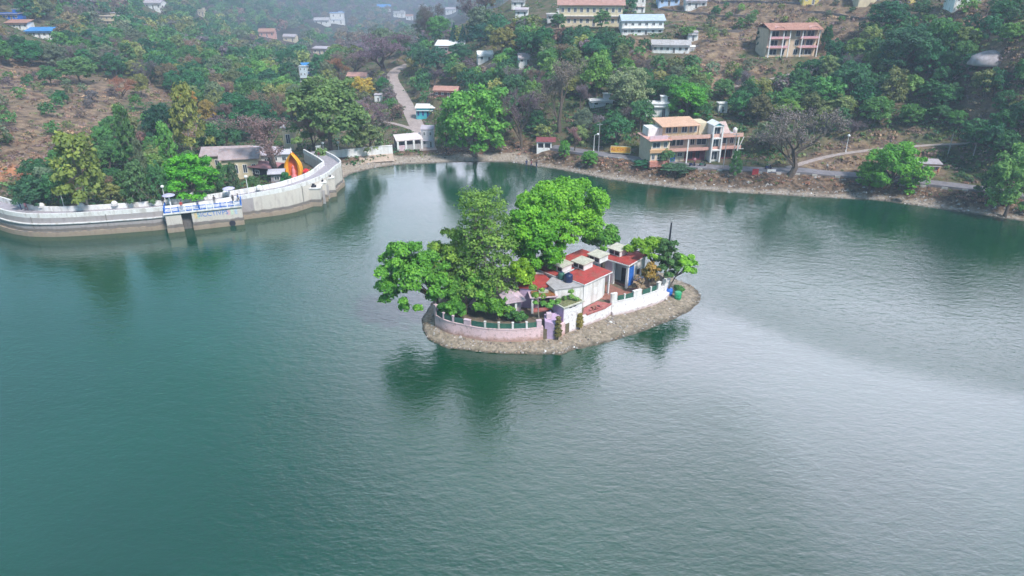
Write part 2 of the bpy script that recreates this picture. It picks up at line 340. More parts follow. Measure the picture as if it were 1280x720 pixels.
GX = axis(-1100, 1000, -118, 130, 1.4, 1.05); GY = axis(-500, 1900, 112, 330, 1.4, 1.035)
XX, YY = np.meshgrid(GX, GY)
def build_heights():
    Z = rbf(XX, YY); far = sstep(200, 500, YY)
    Z = Z + (fbm(XX, YY, 14, 3)-.5)*(1.2+5*far) + (fbm(XX, YY, 60, 9, 2)-.5)*(10*far)
    # terraces on the upper right hillside
    m = sstep(20, 60, XX)*sstep(17, 21, Z)*sstep(205, 225, YY)*(1-sstep(330, 400, YY))
    st = 1.9; q = Z/st+0.25*fbm(XX, YY, 25, 5); fr = q-np.floor(q); Zt = st*(np.floor(q)+sstep(0.62, 1.0, fr))-0.25*st*fbm(XX, YY, 25, 5)
    Z = Z*(1-m)+Zt*m
    d, _ = seg_dist(XX, YY, LAKE, True); ins = inside(XX, YY, LAKE); 
    # beside the dam keep the ground low
    for x, y, r, z in BLDG_PADS:
        k = 1-sstep(r, r+6, np.hypot(XX-x, YY-y)); Z = Z*(1-k)+z*k
    for line, hw in ((ROAD, 3.0), (VROAD, 3.2), (PATH, 1.6), (PATH2, 1.5), (SIDETRACK, 1.5)):
        dd, pp = seg_dist(XX, YY, line); zz = np.interp(pp, range(len(line)), [p[2] for p in line]); k = 1-sstep(hw, hw+3.5, dd); Z = Z*(1-k)+zz*k
    k = sstep(2.2, 8.5, d); Z = np.where(ins, -np.minimum(4.0, 0.3*d+.05), (0.16*d+.02)*(1-k)+np.maximum(Z, .3)*k*(d < 60)+Z*k*(d >= 60))
    return Z, np.where(ins, -d, d)
ZZ, SHORE = build_heights()
def height(x, y):
    x = np.asarray(x, float); y = np.asarray(y, float)
    i = np.clip(np.searchsorted(GX, x)-1, 0, len(GX)-2); j = np.clip(np.searchsorted(GY, y)-1, 0, len(GY)-2)
    fx = (x-GX[i])/(GX[i+1]-GX[i]); fy = (y-GY[j])/(GY[j+1]-GY[j])
    return (ZZ[j, i]*(1-fx)+ZZ[j, i+1]*fx)*(1-fy)+(ZZ[j+1, i]*(1-fx)+ZZ[j+1, i+1]*fx)*fy
def hits(px, py):                                     # first ground point seen along many pixel rays
    px = np.asarray(px, float); py = np.asarray(py, float); u = (px-640)/F_PX; v = (360-py)/F_PX
    dy = math.cos(PITCH)+v*math.sin(PITCH); dz = -math.sin(PITCH)+v*math.cos(PITCH)
    T = np.full(px.shape, np.nan); t = 60.0; prev = t
    while t < 2600:
        z = CAM_H+dz*t; h = height(u*t, dy*t); m = np.isnan(T) & (z <= h); T = np.where(m, (t+prev)/2, T); prev = t; t *= 1.006
    return u*T, dy*T, height(np.nan_to_num(u*T), np.nan_to_num(dy*T)), T
def hit(px, py):
    x, y, z, T = hits([px], [py]); return (float(x[0]), float(y[0]), float(z[0]))
def grid_mesh(name, X, Y, Z, attrs, m):
    h, wd = X.shape; V = np.stack([X, Y, Z], -1).reshape(-1, 3); idx = np.arange(h*wd).reshape(h, wd)
    Q = np.stack([idx[:-1, :-1], idx[:-1, 1:], idx[1:, 1:], idx[1:, :-1]], -1).reshape(-1, 4); n = len(Q)
    me = bpy.data.meshes.new(name); me.vertices.add(len(V)); me.vertices.foreach_set('co', V.reshape(-1).astype(np.float32))
    me.loops.add(4*n); me.polygons.add(n); me.loops.foreach_set('vertex_index', Q.reshape(-1).astype(np.int32))
    me.polygons.foreach_set('loop_start', (np.arange(n)*4).astype(np.int32)); me.polygons.foreach_set('loop_total', np.full(n, 4, np.int32))
    me.materials.append(m); me.update(calc_edges=True); me.polygons.foreach_set('use_smooth', [True]*n)
    for k, a in attrs.items():
        at_ = me.attributes.new(k, 'FLOAT', 'POINT'); at_.data.foreach_set('value', a.reshape(-1).astype(np.float32))
    return me
def ground_material():
    m, n, l, b, o = newmat('hill_ground'); b.inputs['Roughness'].default_value = 0.95; b.inputs['Specular IOR Level'].default_value = 0.15
    g = n.new('ShaderNodeNewGeometry')
    def noise(s, d=6):
        t = n.new('ShaderNodeTexNoise'); t.inputs['Scale'].default_value = s; t.inputs['Detail'].default_value = d; l.new(g.outputs['Position'], t.inputs['Vector']); return t.outputs['Fac']
    def ramp(src, stops):
        r = n.new('ShaderNodeValToRGB'); e = r.color_ramp.elements
        e[0].position, e[0].color = stops[0][0], (*stops[0][1], 1); e[1].position, e[1].color = stops[-1][0], (*stops[-1][1], 1)
        for p, c in stops[1:-1]: x = e.new(p); x.color = (*c, 1)
        l.new(src, r.inputs[0]); return r.outputs[0]
    def mix(f, a, b_):
        x = n.new('ShaderNodeMix'); x.data_type = 'RGBA'
        (l.new(f, x.inputs[0]) if not isinstance(f, float) else setattr(x.inputs[0], 'default_value', f)); l.new(a, x.inputs[6]); l.new(b_, x.inputs[7]); return x.outputs[2]
    def attr(k):
        a = n.new('ShaderNodeAttribute'); a.attribute_name = k; return a.outputs['Fac']
    scrub = ramp(noise(0.35), [(0.3, (0.035, 0.055, 0.03)), (0.48, (0.09, 0.105, 0.05)), (0.6, (0.13, 0.10, 0.07)), (0.75, (0.19, 0.14, 0.10))])
    dry = ramp(noise(0.5), [(0.28, (0.06, 0.05, 0.04)), (0.45, (0.17, 0.12, 0.09)), (0.6, (0.26, 0.185, 0.125)), (0.78, (0.34, 0.26, 0.18))])
    bank = ramp(noise(1.1), [(0.3, (0.04, 0.035, 0.03)), (0.5, (0.13, 0.09, 0.065)), (0.65, (0.22, 0.15, 0.105)), (0.8, (0.26, 0.21, 0.17))])
    beach = ramp(noise(2.0), [(0.3, (0.24, 0.20, 0.17)), (0.55, (0.36, 0.31, 0.27)), (0.75, (0.46, 0.41, 0.37))])
    scar = ramp(noise(0.8), [(0.3, (0.34, 0.13, 0.07)), (0.6, (0.45, 0.22, 0.12)), (0.8, (0.50, 0.33, 0.22))])
    c = mix(attr('dry'), scrub, dry); c = mix(attr('scar'), c, scar); c = mix(attr('bank'), c, bank); c = mix(attr('beach'), c, beach)
    l.new(c, b.inputs['Base Color'])
    bp = n.new('ShaderNodeBump'); bp.inputs['Strength'].default_value = 0.7; bp.inputs['Distance'].default_value = 0.5; l.new(noise(1.5, 8), bp.inputs['Height']); l.new(bp.outputs[0], b.inputs['Normal'])
    return m
def blob(pts):                                        # soft ground patches: (px, py, z, radius m)
    o = np.zeros(XX.shape)
    for px, py, z, r in pts:
        x, y = a2(px, py, z); dd = np.hypot(XX-x, (YY-y)*0.8); o = np.maximum(o, 1-sstep(r*0.6, r*1.25, dd+r*0.7*(fbm(XX, YY, r*.6, 31)-.5)))
    return o
DRYP = [(0, 100, 13, 28), (60, 110, 12, 22), (120, 110, 10, 22), (80, 140, 10, 16), (130, 150, 8, 14), (40, 190, 8, 13), (10, 150, 11, 16), (70, 215, 5, 7), (190, 118, 6, 14), (215, 160, 4, 8),
        (950, 60, 21, 16), (900, 85, 19, 11), (940, 30, 27, 20), (1060, 30, 30, 16), (1000, 10, 33, 22), (880, 20, 29, 16), (1200, 40, 30, 7), (1250, 75, 27, 5), (880, 75, 19, 9), (780, 70, 20, 10), (930, 110, 14, 8), (1070, 190, 6, 6), (1040, 205, 4.5, 7), (1130, 195, 6, 8), (540, 125, 6, 7), (530, 105, 7, 6), (700, 50, 22, 9), (770, 85, 17, 6),
        (300, 20, 8, 50), (350, 5, 8, 60), (470, 20, 3, 60), (430, 35, 1, 35), (560, 30, -2, 50), (740, 100, 14, 4)]
MASK_DRY = np.clip(blob(DRYP)*0.95+0.35*sstep(.52, .65, fbm(XX, YY, 22, 17)), 0, 1)
MASK_SCAR = blob([(8, 218, 6.5, 3.2), (20, 226, 5, 2.2), (60, 235, 3, 3.5), (575, 98, 9, 4), (918, 236, 1.6, 2.0), (770, 215, 2.5, 2.5)])
noise_s = (fbm(XX, YY, 6, 41)-.5)*3
MASK_BEACH = (1-sstep(1.7, 2.6, SHORE+noise_s*.6-3.0*((XX < 5) & (XX > -50))))*(SHORE > -3)
MASK_BANK = (1-sstep(8.5, 11, SHORE+noise_s))*((XX > -50)*1.0)
ground = link(bpy.data.objects.new('ground', grid_mesh('ground', XX, YY, ZZ, dict(dry=MASK_DRY, scar=MASK_SCAR, bank=MASK_BANK, beach=MASK_BEACH), wet_edge(ground_material(), .06, .2))))
tag(ground, kind='structure')

# water --------------------------------------------------------------------
def water_material():
    m, n, l, b, o = newmat('lake_water')
    at_ = n.new('ShaderNodeAttribute'); at_.attribute_name = 'ruffle'
    g = n.new('ShaderNodeNewGeometry')
    mi_ = n.new('ShaderNodeMapRange'); mi_.inputs[3].default_value = 2.45; mi_.inputs[4].default_value = 1.65; l.new(at_.outputs['Fac'], mi_.inputs[0]); l.new(mi_.outputs[0], b.inputs['IOR'])
    t0 = n.new('ShaderNodeTexNoise'); t0.inputs['Scale'].default_value = 0.03; t0.inputs['Detail'].default_value = 3; l.new(g.outputs['Position'], t0.inputs['Vector'])
    cr = n.new('ShaderNodeValToRGB'); cr.color_ramp.elements[0].position = .35; cr.color_ramp.elements[1].position = .7
    cr.color_ramp.elements[0].color = (0.0006, 0.042, 0.019, 1); cr.color_ramp.elements[1].color = (0.0012, 0.060, 0.029, 1)
    l.new(t0.outputs['Fac'], cr.inputs[0]); l.new(cr.outputs[0], b.inputs['Base Color'])
    mr = n.new('ShaderNodeMapRange'); mr.inputs[3].default_value = 0.03; mr.inputs[4].default_value = 0.24; l.new(at_.outputs['Fac'], mr.inputs[0]); l.new(mr.outputs[0], b.inputs['Roughness'])
    mp = n.new('ShaderNodeMapping'); mp.inputs['Rotation'].default_value = (0, 0, R(18)); mp.inputs['Scale'].default_value = (0.55, 1.0, 1); l.new(g.outputs['Position'], mp.inputs[0])
    h = None
    for s, a in ((0.5, 0.34), (1.3, 0.36), (3.2, 0.22)):
        t = n.new('ShaderNodeTexNoise'); t.inputs['Scale'].default_value = s; t.inputs['Detail'].default_value = 3; t.inputs['Distortion'].default_value = 0.6; l.new(mp.outputs[0], t.inputs['Vector'])
        x = n.new('ShaderNodeMath'); x.operation = 'MULTIPLY'; x.inputs[1].default_value = a; l.new(t.outputs['Fac'], x.inputs[0])
        if h is None: h = x.outputs[0]
        else:
            y = n.new('ShaderNodeMath'); y.operation = 'ADD'; l.new(h, y.inputs[0]); l.new(x.outputs[0], y.inputs[1]); h = y.outputs[0]
    bp = n.new('ShaderNodeBump'); bp.inputs['Distance'].default_value = 0.19
    m2 = n.new('ShaderNodeMapRange'); m2.inputs[3].default_value = 0.42; m2.inputs[4].default_value = 1.0; l.new(at_.outputs['Fac'], m2.inputs[0]); l.new(m2.outputs[0], bp.inputs['Strength'])
    l.new(h, bp.inputs['Height']); l.new(bp.outputs[0], b.inputs['Normal'])
    return m
WX, WY = np.meshgrid(np.arange(-170, 171, 2.0), np.arange(-176, 200, 2.0))
def ruffle_map():
    b1 = [a2(*p) for p in [(868, 383), (920, 402), (1000, 430), (1080, 455), (1180, 478), (1300, 500), (1500, 520)]]
    bx = np.array([p[0] for p in b1]); by = np.array([p[1] for p in b1])
    yb = np.interp(WX, bx, by, left=500)
    s = WY-yb                                         # >0: beyond the boundary
    band = sstep(-4, 4, s+3*(fbm(WX, WY, 12, 77)-.5))*(1-sstep(5, 24, s))*sstep(28, 40, WX)
    lake_d = np.where(inside(WX, WY, LAKE), -seg_dist(WX, WY, LAKE, True)[0], 0)
    base = 0.5+0.7*(fbm(WX*.6+WY*.3, WY, 38, 61, 4)-.5)
    calm = sstep(-4, 4, -s)*sstep(24, 34, WX)+(1-sstep(3, 16, np.hypot((WX-24)/1.3, WY-84)/1.0))
    r = base-0.38*np.clip(calm, 0, 1)+0.26*band
    r = r*(.25+.75*sstep(4, 40, -lake_d))
    far = (1-sstep(0, 22, np.hypot((WX+22)*.8, WY-165)))      # sheltered water off the far beach
    return np.clip(r-0.45*far, 0, 1)
lake = link(bpy.data.objects.new('lake_water', grid_mesh('lake_water', WX, WY, WX*0, dict(ruffle=ruffle_map()), water_material()))); tag(lake, kind='structure')

def ribbon(name, line, wid, m, dz=0.06):
    P = resample(line, 1.2); xy = [(p[0], p[1]) for p in P]; a = offset(xy, wid/2); b_ = offset(xy, -wid/2); mb = MB(); k = 5
    rows = []
    for i in range(len(P)):
        z = max(float(height(*xy[i])), float(height(*a[i])), float(height(*b_[i])))+dz; rows.append([(a[i][0]*(1-j/k)+b_[i][0]*j/k, a[i][1]*(1-j/k)+b_[i][1]*j/k, z-0.03*abs(j-k/2)/k) for j in range(k+1)])
    for r0, r1 in zip(rows[:-1], rows[1:]):
        for j in range(k): mb.quad([r0[j], r0[j+1], r1[j+1], r1[j]])
    for r in (0, k):
        for r0, r1 in zip(rows[:-1], rows[1:]): mb.quad([r0[r], r1[r], (r1[r][0], r1[r][1], r1[r][2]-.6), (r0[r][0], r0[r][1], r0[r][2]-.6)])
    return tag(mb.obj(name, m), kind='structure')
ASPH = mat('worn_asphalt', (0.20, 0.19, 0.22), 0.9, 0.25, 0.8, (0.30, 0.26, 0.25), 0.4)
DUST = mat('dusty_track', (0.40, 0.33, 0.32), 0.95, 0.22, 0.6, (0.28, 0.22, 0.18), 0.5)
ribbon('lakeside_road', ROAD, 3.8, ASPH); ribbon('valley_road', VROAD, 4.6, DUST); ribbon('hillside_path', PATH, 1.7, DUST); ribbon('upper_path', PATH2, 1.3, DUST); ribbon('side_track', SIDETRACK, 1.8, DUST)
#%%PART2

# ================================================================== ISLAND
TZ = 2.3
WLR = [(-13.0, 90.7), (-12.0, 87.6), (-8.9, 85.1), (-3.3, 84.0), (1.7, 83.6), (5.5, 83.6), (6.6, 83.4), (8.3, 84.7), (13.6, 86.9), (18.7, 89.9), (23.4, 93.1), (27.1, 96.3), (29.5, 99.5), (30.5, 102.2), (30.0, 105), (27, 110), (20, 114), (8, 115.5), (-1, 113), (-8.5, 108), (-12.5, 100), (-13.6, 94)]
FT = [(-11.2, 90.3), (-9.4, 88.3), (-6.8, 87.2), (-4.4, 86.2), (-1.9, 85.8), (0.6, 85.8), (2.9, 86.1), (4.6, 86.6), (6.0, 86.3), (7.7, 88.0), (9.3, 89.4), (10.8, 90.5), (13.6, 92.6), (14.9, 94.2), (17.4, 95.2), (21.4, 97.4), (23.8, 99.5), (25.4, 103.0), (23.6, 107), (18, 110.5), (8, 111.5), (0, 109.5), (-6.5, 105), (-10, 99), (-11.6, 94)]
def ring(poly, n):                                     # even samples along a closed polygon, by angle from the middle
    cx, cy_ = 7.5, 98.0; P = resample(list(poly)+[poly[0]], 0.4); A = np.array([math.atan2(p[1]-cy_, p[0]-cx) for p in P]); Rr = np.array([math.hypot(p[0]-cx, p[1]-cy_) for p in P])
    o = np.argsort(A); A, Rr = A[o], Rr[o]; T = np.linspace(-math.pi, math.pi, n, endpoint=False)
    r = np.interp(T, A, Rr, period=2*math.pi); return np.stack([cx+r*np.cos(T), cy_+r*np.sin(T)], 1)
def build_island():
    n = 420; W_ = ring(WLR, n); Fo = ring(FT, n); rows = []; 
    for k, (f, z) in enumerate([(-.25, -2.0), (-.06, -.35), (0.0, 0.02), (.12, .22), (.3, .38), (.5, .5), (.7, .6), (.85, .66), (1.0, .72), (1.15, .75)]):
        jit = (fbm(W_[:, 0]*1.0+k*3.1, W_[:, 1], 0.9, 71+k)-.5); jit2 = (fbm(W_[:, 0]+k*5, W_[:, 1], 1.3, 91+k)-.5)
        xy = W_*(1-f)+Fo*f; c = np.array([7.5, 98.0]); d = xy-c; d /= np.linalg.norm(d, axis=1, keepdims=True)
        xy = xy+d*(jit[:, None]*(0.55 if k < 8 else 0.1)); rows.append(np.concatenate([xy, (z+jit2*(.28 if 1 < k < 8 else .05))[:, None]], 1))
    rows.append(np.concatenate([Fo*0.2+np.array([7.5, 98.0])*0.8, np.full((n, 1), .75)], 1))
    G = np.array(rows); G = np.concatenate([G, G[:, :1]], 1)
    me = grid_mesh('island_ground', G[:, :, 0], G[:, :, 1], G[:, :, 2], {}, wet_edge(mat('island_shore', (0.32, 0.265, 0.21), 0.95, 0.5, 2.2, (0.14, 0.12, 0.08), 0.7, 0.8)))
    return tag(link(bpy.data.objects.new('island_ground', me)), kind='structure')
build_island()
t_in = [tuple(p) for p in ring(FT, 60)]; t_in = [(7.5+(x-7.5)*.985, 98+(y-98)*.985) for x, y in t_in]
tag(MB().prism(t_in, 0.3, TZ, 0).obj('island_terrace', [mat('terrace_soil', (0.17, 0.13, 0.10), 0.95, 0.4, 1.5, (0.12, 0.13, 0.06), 0.6, 0.5)]), kind='structure')
def PW(px, py, z=TZ): return a2(px, py, z)
# loose stones, litter on the shelf
def stones():
    n = 2600; mb_v = []; P = []; k = 0; W_ = ring(WLR, 800); Fo = ring(FT, 800)
    idx = RNG.integers(0, 800, n); f = RNG.uniform(.02, .95, n); xy = W_[idx]*(1-f)[:, None]+Fo[idx]*f[:, None]
    base = np.array([(0, 0, 1), (1, 0, 0), (0, 1, 0), (-1, 0, 0), (0, -1, 0)], float); fc = [(0, 1, 2), (0, 2, 3), (0, 3, 4), (0, 4, 1)]
    mb = MB()
    for i in range(n):
        s = RNG.uniform(.07, .24)*(1.5 if RNG.random() < .06 else 1); a = RNG.uniform(0, 6.28); ca, sa = math.cos(a), math.sin(a); sx, sy, sz = s*RNG.uniform(.7, 1.4), s, s*RNG.uniform(.5, .9)
        z = .1+.6*f[i]; b0 = len(mb.v)
        for v in base:
            x, y = v[0]*sx, v[1]*sy; mb.v.append((xy[i, 0]+x*ca-y*sa+RNG.normal()*s*.1, xy[i, 1]+x*sa+y*ca, z+v[2]*sz+RNG.normal()*s*.1))
        mi = int(RNG.choice([0, 0, 0, 1, 1, 2])) if RNG.random() > .03 else 3
        for q in fc: mb.f.append(tuple(b0+j for j in q)); mb.m.append(mi)
    return tag(mb.obj('shore_stones', [mat('stone_brown', (0.30, 0.23, 0.18), .9, .3, 3), mat('stone_grey', (0.36, 0.34, 0.34), .9, .3, 3), mat('stone_dark', (0.13, 0.11, 0.10), .9, .3, 3), mat('litter_white', (0.75, 0.75, 0.78), .7, .05, 3)]), kind='stuff')
stones()
# --- pink retaining wall with fence
def plaster_stained(name, top, foot, h0, h1):
    m, n, l, b, o = newmat(name); b.inputs['Roughness'].default_value = .88
    g = n.new('ShaderNodeNewGeometry'); sp = n.new('ShaderNodeSeparateXYZ'); l.new(g.outputs['Position'], sp.inputs[0])
    t = n.new('ShaderNodeTexNoise'); t.inputs['Scale'].default_value = 1.4; t.inputs['Detail'].default_value = 7; l.new(g.outputs['Position'], t.inputs['Vector'])
    ad = n.new('ShaderNodeMath'); ad.operation = 'MULTIPLY_ADD'; ad.inputs[1].default_value = -1.3; l.new(t.outputs['Fac'], ad.inputs[0]); 
    l.new(sp.outputs['Z'], ad.inputs[2])
    mr = n.new('ShaderNodeMapRange'); mr.inputs[1].default_value = h0-.65; mr.inputs[2].default_value = h1-.65; l.new(ad.outputs[0], mr.inputs[0])
    mx = n.new('ShaderNodeMix'); mx.data_type = 'RGBA'; l.new(mr.outputs[0], mx.inputs[0]); mx.inputs[6].default_value = (*foot, 1); mx.inputs[7].default_value = (*top, 1)
    t2 = n.new('ShaderNodeTexNoise'); t2.inputs['Scale'].default_value = 2.4; t2.inputs['Detail'].default_value = 8; l.new(g.outputs['Position'], t2.inputs['Vector'])
    r2 = n.new('ShaderNodeMapRange'); r2.inputs[1].default_value = .55; r2.inputs[2].default_value = .68; r2.inputs[4].default_value = .55; l.new(t2.outputs['Fac'], r2.inputs[0])
    m2 = n.new('ShaderNodeMix'); m2.data_type = 'RGBA'; l.new(r2.outputs[0], m2.inputs[0]); l.new(mx.outputs[2], m2.inputs[6]); m2.inputs[7].default_value = (foot[0]*.6, foot[1]*.62, foot[2]*.7, 1)
    l.new(m2.outputs[2], b.inputs['Base Color'])
    bp = n.new('ShaderNodeBump'); bp.inputs['Strength'].default_value = .3; bp.inputs['Distance'].default_value = .08; l.new(t2.outputs['Fac'], bp.inputs['Height']); l.new(bp.outputs[0], b.inputs['Normal'])
    return m
PINKST = plaster_stained('stained_pink_plaster', (0.78, 0.56, 0.60), (0.48, 0.30, 0.26), 0.9, 1.5)
WHITEST = plaster_stained('stained_white_plaster', (0.80, 0.77, 0.80), (0.58, 0.46, 0.48), 0.8, 1.2)
def fenced_wall(label, line, base_mat, ztop, posts, panels, base=(0, 0), postm=WHITE, ph=.95):
    root = thing('retaining_wall', label, 'wall', (line[0][0], line[0][1], 0.5)); O = np.array([line[0][0], line[0][1]]); L = [(p[0]-O[0], p[1]-O[1]) for p in line]
    MB().strip(L, 0.0, ztop-.5-.12, .45).obj('wall_face', base_mat, root)
    L2 = offset(L, -.06); MB().strip(L2, ztop-.62, ztop-.5, .57).obj('coping', base_mat, root)
    Ls = np.array(L2); seg = np.r_[0, np.cumsum(np.hypot(*np.diff(Ls, axis=0).T))]
    def P(s): return (float(np.interp(s, seg, Ls[:, 0])), float(np.interp(s, seg, Ls[:, 1])))
    tot = seg[-1]
    for f, wd, h, mm in posts:
        x, y = P(f*tot); x2, y2 = P(min(f*tot+.05, tot)); x1, y1 = P(max(0, f*tot-.05)); a = math.atan2(y2-y1, x2-x1)
        o = MB().box(-wd/2, wd/2, .02, .02+min(wd, .4), ztop-.5-.001, ztop-.5+h).box(-wd/2-.04, wd/2+.04, -.02, .06+min(wd, .4), ztop-.5+h, ztop-.5+h+.07).obj('post', mm or postm, root, (x, y, 0), a)
    for f0, f1 in panels:
        n = max(1, int((f1-f0)*tot/.9)); pl = [P((f0+(f1-f0)*k/n)*tot) for k in range(n+1)]; pl = offset(pl, .12)
        MB().strip(pl, ztop-.46, ztop-.5+ph*.86, .05).obj('fence_panel', GREENP, root)
    return root
pinkline = smoothline(FT[0:9], 2)[:-1]; pinkline = [tuple(p) for p in pinkline if p[0] < 4.7]
fs = [0.0, .115, .21, .345, .5, .615, .73, .86, .985]
fenced_wall('pale pink curved retaining wall with green fence on the near left of the island', pinkline, PINKST, 2.75,
            [(0.01, .45, 1.5, PINK), (.12, .26, .95, PINK), (.225, .26, .95, PINK), (.355, .95, .75, PINK), (.515, .26, .95, None), (.63, .26, .95, None), (.745, .26, .95, None), (.86, .26, .95, None), (.965, .7, 1.0, PINK)],
            [(.03, .11), (.13, .215), (.235, .32), (.395, .505), (.525, .62), (.64, .735), (.755, .85), (.87, .94)])
# crumbling violet corner block
r = thing('corner_block', 'crumbling lilac corner block at the foot of the front island wall', 'wall', (4.6, 86.7, .4), R(4))
MB().prism([(0, 0), (1.35, -.3), (2.3, .9), (2.2, 2.2), (.1, 2.0)], [0]*5, [3.1, 2.7, 2.9, 3.3, 3.2]).obj('wall_face', [LILAC], r)
MB().box(.3, 1.0, .7, 1.3, 3.0, 3.9).obj('pillar', PINK, r)
# right-hand white wall
whiteline = [tuple(p) for p in smoothline([(14.9, 94.2), (17.4, 95.2), (21.4, 97.4), (23.8, 99.5), (25.4, 102.6)], 2)]
fenced_wall('white fenced retaining wall with green panels on the right end of the island', whiteline, WHITEST, 2.75,
            [(.03, .95, 1.25, None), (.16, .2, .85, None), (.33, 1.5, .95, None), (.52, .2, .9, None), (.66, .7, 1.1, None), (.8, .7, .9, None)],
            [(.075, .15), (.17, .27), (.40, .51), (.53, .62)])
# plinth ledge in front of it
lp = offset(whiteline, -.55); tag(MB().strip(lp, .45, 1.25, .6).obj('stone_ledge', WHITEST), 'low white ledge running below the right end wall of the island', 'ledge')
# low white wall before the red floor
r = thing('low_wall', 'blank white low wall between the front room and the fenced wall', 'wall', (9.9, 90.0, .4))
MB().strip([(0, 0), (1.9, 1.3), (3.9, 2.75), (5.0, 4.1)], 0, 2.0, .35).obj('wall_face', WHITEST, r)
MB().strip([(1.0, .55), (3.9, 2.65), (5.0, 4.0)], 2.0, 2.25, .25).obj('coping', REDFLOOR, r)
tag(MB().prism([(10.2, 90.6), (13.6, 93.2), (14.6, 94.6), (12.9, 95.3), (10.7, 93.0)], TZ, TZ+.05).obj('red_floor', [REDFLOOR]), kind='structure')
tag(MB().prism([(15.2, 95.2), (20.8, 98.4), (19.5, 100.2), (17.5, 99), (15.4, 101.4), (13.4, 99.5), (13.2, 96.2)], TZ, TZ+.06).obj('brick_floor', [BRICK]), kind='structure')
# broken pots / stack on the red floor
bk = thing('rubble_heap', 'dark rubble and broken bricks heaped on the red floor', 'rubble', (12.6, 93.0, TZ+.05))
for i in range(14):
    x, y = RNG.uniform(-1.2, 1.0), RNG.uniform(-.7, .5); s = RNG.uniform(.12, .3)
    MB().box(-s, s, -s*.6, s*.6, 0, s).obj('brick', [REDFLOOR, BRICK, DARK][i % 3], bk, (x, y+x*.6, 0), RNG.uniform(0, 3))
def railing(n, p0, p1, z, h, root, name='railing', m=METAL):
    mb = MB(); mb.tube([(*p0, z+h), (*p1, z+h)], .03, 4)
    for k in range(n+1): f = k/n; mb.tube([(p0[0]+(p1[0]-p0[0])*f, p0[1]+(p1[1]-p0[1])*f, z), (p0[0]+(p1[0]-p0[0])*f, p0[1]+(p1[1]-p0[1])*f, z+h)], .025, 4)
    return mb.obj(name, m, root)
r = thing('corner_wall', 'short stained pink wall between the lilac corner block and the front room', 'wall', (5.8, 86.55, .4)); MB().strip([(0, 0), (.9, .35), (1.75, 1.35)], 0, 2.3, .4).obj('wall_face', [PINKST], r); MB().box(.3, .8, .5, 1.0, 1.8, 2.9).obj('pillar', [PINK], r)
# --- front room A
A_R = R(37); r = thing('front_room', 'white block room with mossy flat roof at the front of the island', 'building', (7.3, 87.9, .5), A_R)
MB().box(0, 3.4, 0, 2.35, 0, 4.45).obj('wall', [WHITEST], r)
MB().box(-.02, .3, .05, 2.3, .2, 4.4).obj('side_wall', [LILAC], r, (-.06, 0, 0))['label'] = 'side wall tinted lilac for shade'  # lilac panel over this side puts its shade into the colour
MB().box(-.25, 3.65, -.22, 2.6, 4.45, 4.62).obj('roof', [CREAMSLAB], r)
MB().box(0, 3.4, 0, 2.3, 4.625, 4.72).obj('roof_soil', [MOSS], r)
for k in (0, 1): MB().box(1.0+k*.75, 1.55+k*.75, -.03, .1, 4.1, 4.25).obj('vent', DARK, r)
# --- block B with the tank on it
Bp = [(10.45, 93.2), (8.4, 92.5), (6.2, 91.9), (5.2, 94.1), (6.5, 97.0), (9.3, 96.2)]; O = np.array([8.0, 94.0])
r = thing('plain_block', 'white walled block with bare grey flat roof behind the front room', 'building', (8, 94, TZ))
MB().prism([(x-8, y-94) for x, y in Bp], 0, 3.5).obj('wall', [WHITE], r); MB().prism([((x-8)*1.06, (y-94)*1.06) for x, y in Bp], 3.5, 3.66).obj('roof', [GREYSLAB], r)
t = thing('water_tank', 'dark navy round water tank on the grey island roof', 'water tank', (8.35, 94.6, TZ+3.66))
MB().lathe([(.62, 0), (.66, .1), (.63, .3), (.67, .4), (.63, .6), (.67, .7), (.63, .9), (.6, 1.1), (.35, 1.28), (.2, 1.3)], 16).obj('barrel', NAVY, t, smooth=True); MB().lathe([(.22, 1.28), (.22, 1.4), (.1, 1.45)], 10).obj('lid', NAVY, t)
t = thing('water_tank', 'smaller green navy water tank beside the round one on the island roof', 'water tank', (7.35, 95.6, TZ+3.66))
MB().lathe([(.5, 0), (.52, .1), (.5, .5), (.52, .6), (.48, .9), (.25, 1.05)], 14).obj('barrel', GREENP, t, smooth=True); MB().lathe([(.2, 1.03), (.2, 1.14), (.1, 1.18)], 10).obj('lid', NAVY, t)
MB().tube([(.9, -.9, -.2), (.9, -.9, 1.8)], .05, 5).obj('pipe', WHITE, t)
# --- main building C with porch + long hall G
CR = R(45); r = thing('main_building', 'white building with flat red roof and corner porch at the island middle', 'building', (10.55, 93.25, TZ), CR)
MB().box(0, 4.7, 0, 4.2, 0, 3.7).obj('wall', [WHITE], r)
MB().box(4.7, 6.2, 2.2, 4.2, 0, 3.7).obj('wall', [PINK], r)
MB().box(-.2, 6.5, -.25, 4.3, 3.7, 3.84).obj('roof_edge', [WHITE2], r)
MB().prism([(-.1, -.15), (6.4, -.15), (6.4, 4.2), (-.1, 4.2)], 3.84, 3.92).obj('roof', [RED], r)
MB().box(5.95, 6.2, 0, .25, 0, 3.7).obj('column', WHITE2, r); MB().box(4.9, 5.1, .1, .3, 0, 3.7).obj('column', WHITE2, r)
MB().box(4.7, 6.2, 0, 4.0, 0, .25).obj('porch_floor', BRICK, r)
MB().box(4.72, 4.76, .8, 1.7, .25, 2.3).obj('door', DARK, r, (.0, 0, 0)); MB().box(5.2, 5.8, .5, .9, .25, .7).lathe([(.28, .7), (.35, 1.2), (.2, 1.5)], 10, (5.5, .7)).obj('pot_plant', mat('pot_green', (.05, .12, .03), .8, .4, 4), r)
MB().box(2.2, 3.2, -.04, .1, 1.3, 2.3).obj('window', [WHITE2], r); 
r = thing('long_hall', 'long hall under the red roof carrying three hooded roof vents', 'building', (7.15, 96.2, TZ), CR)
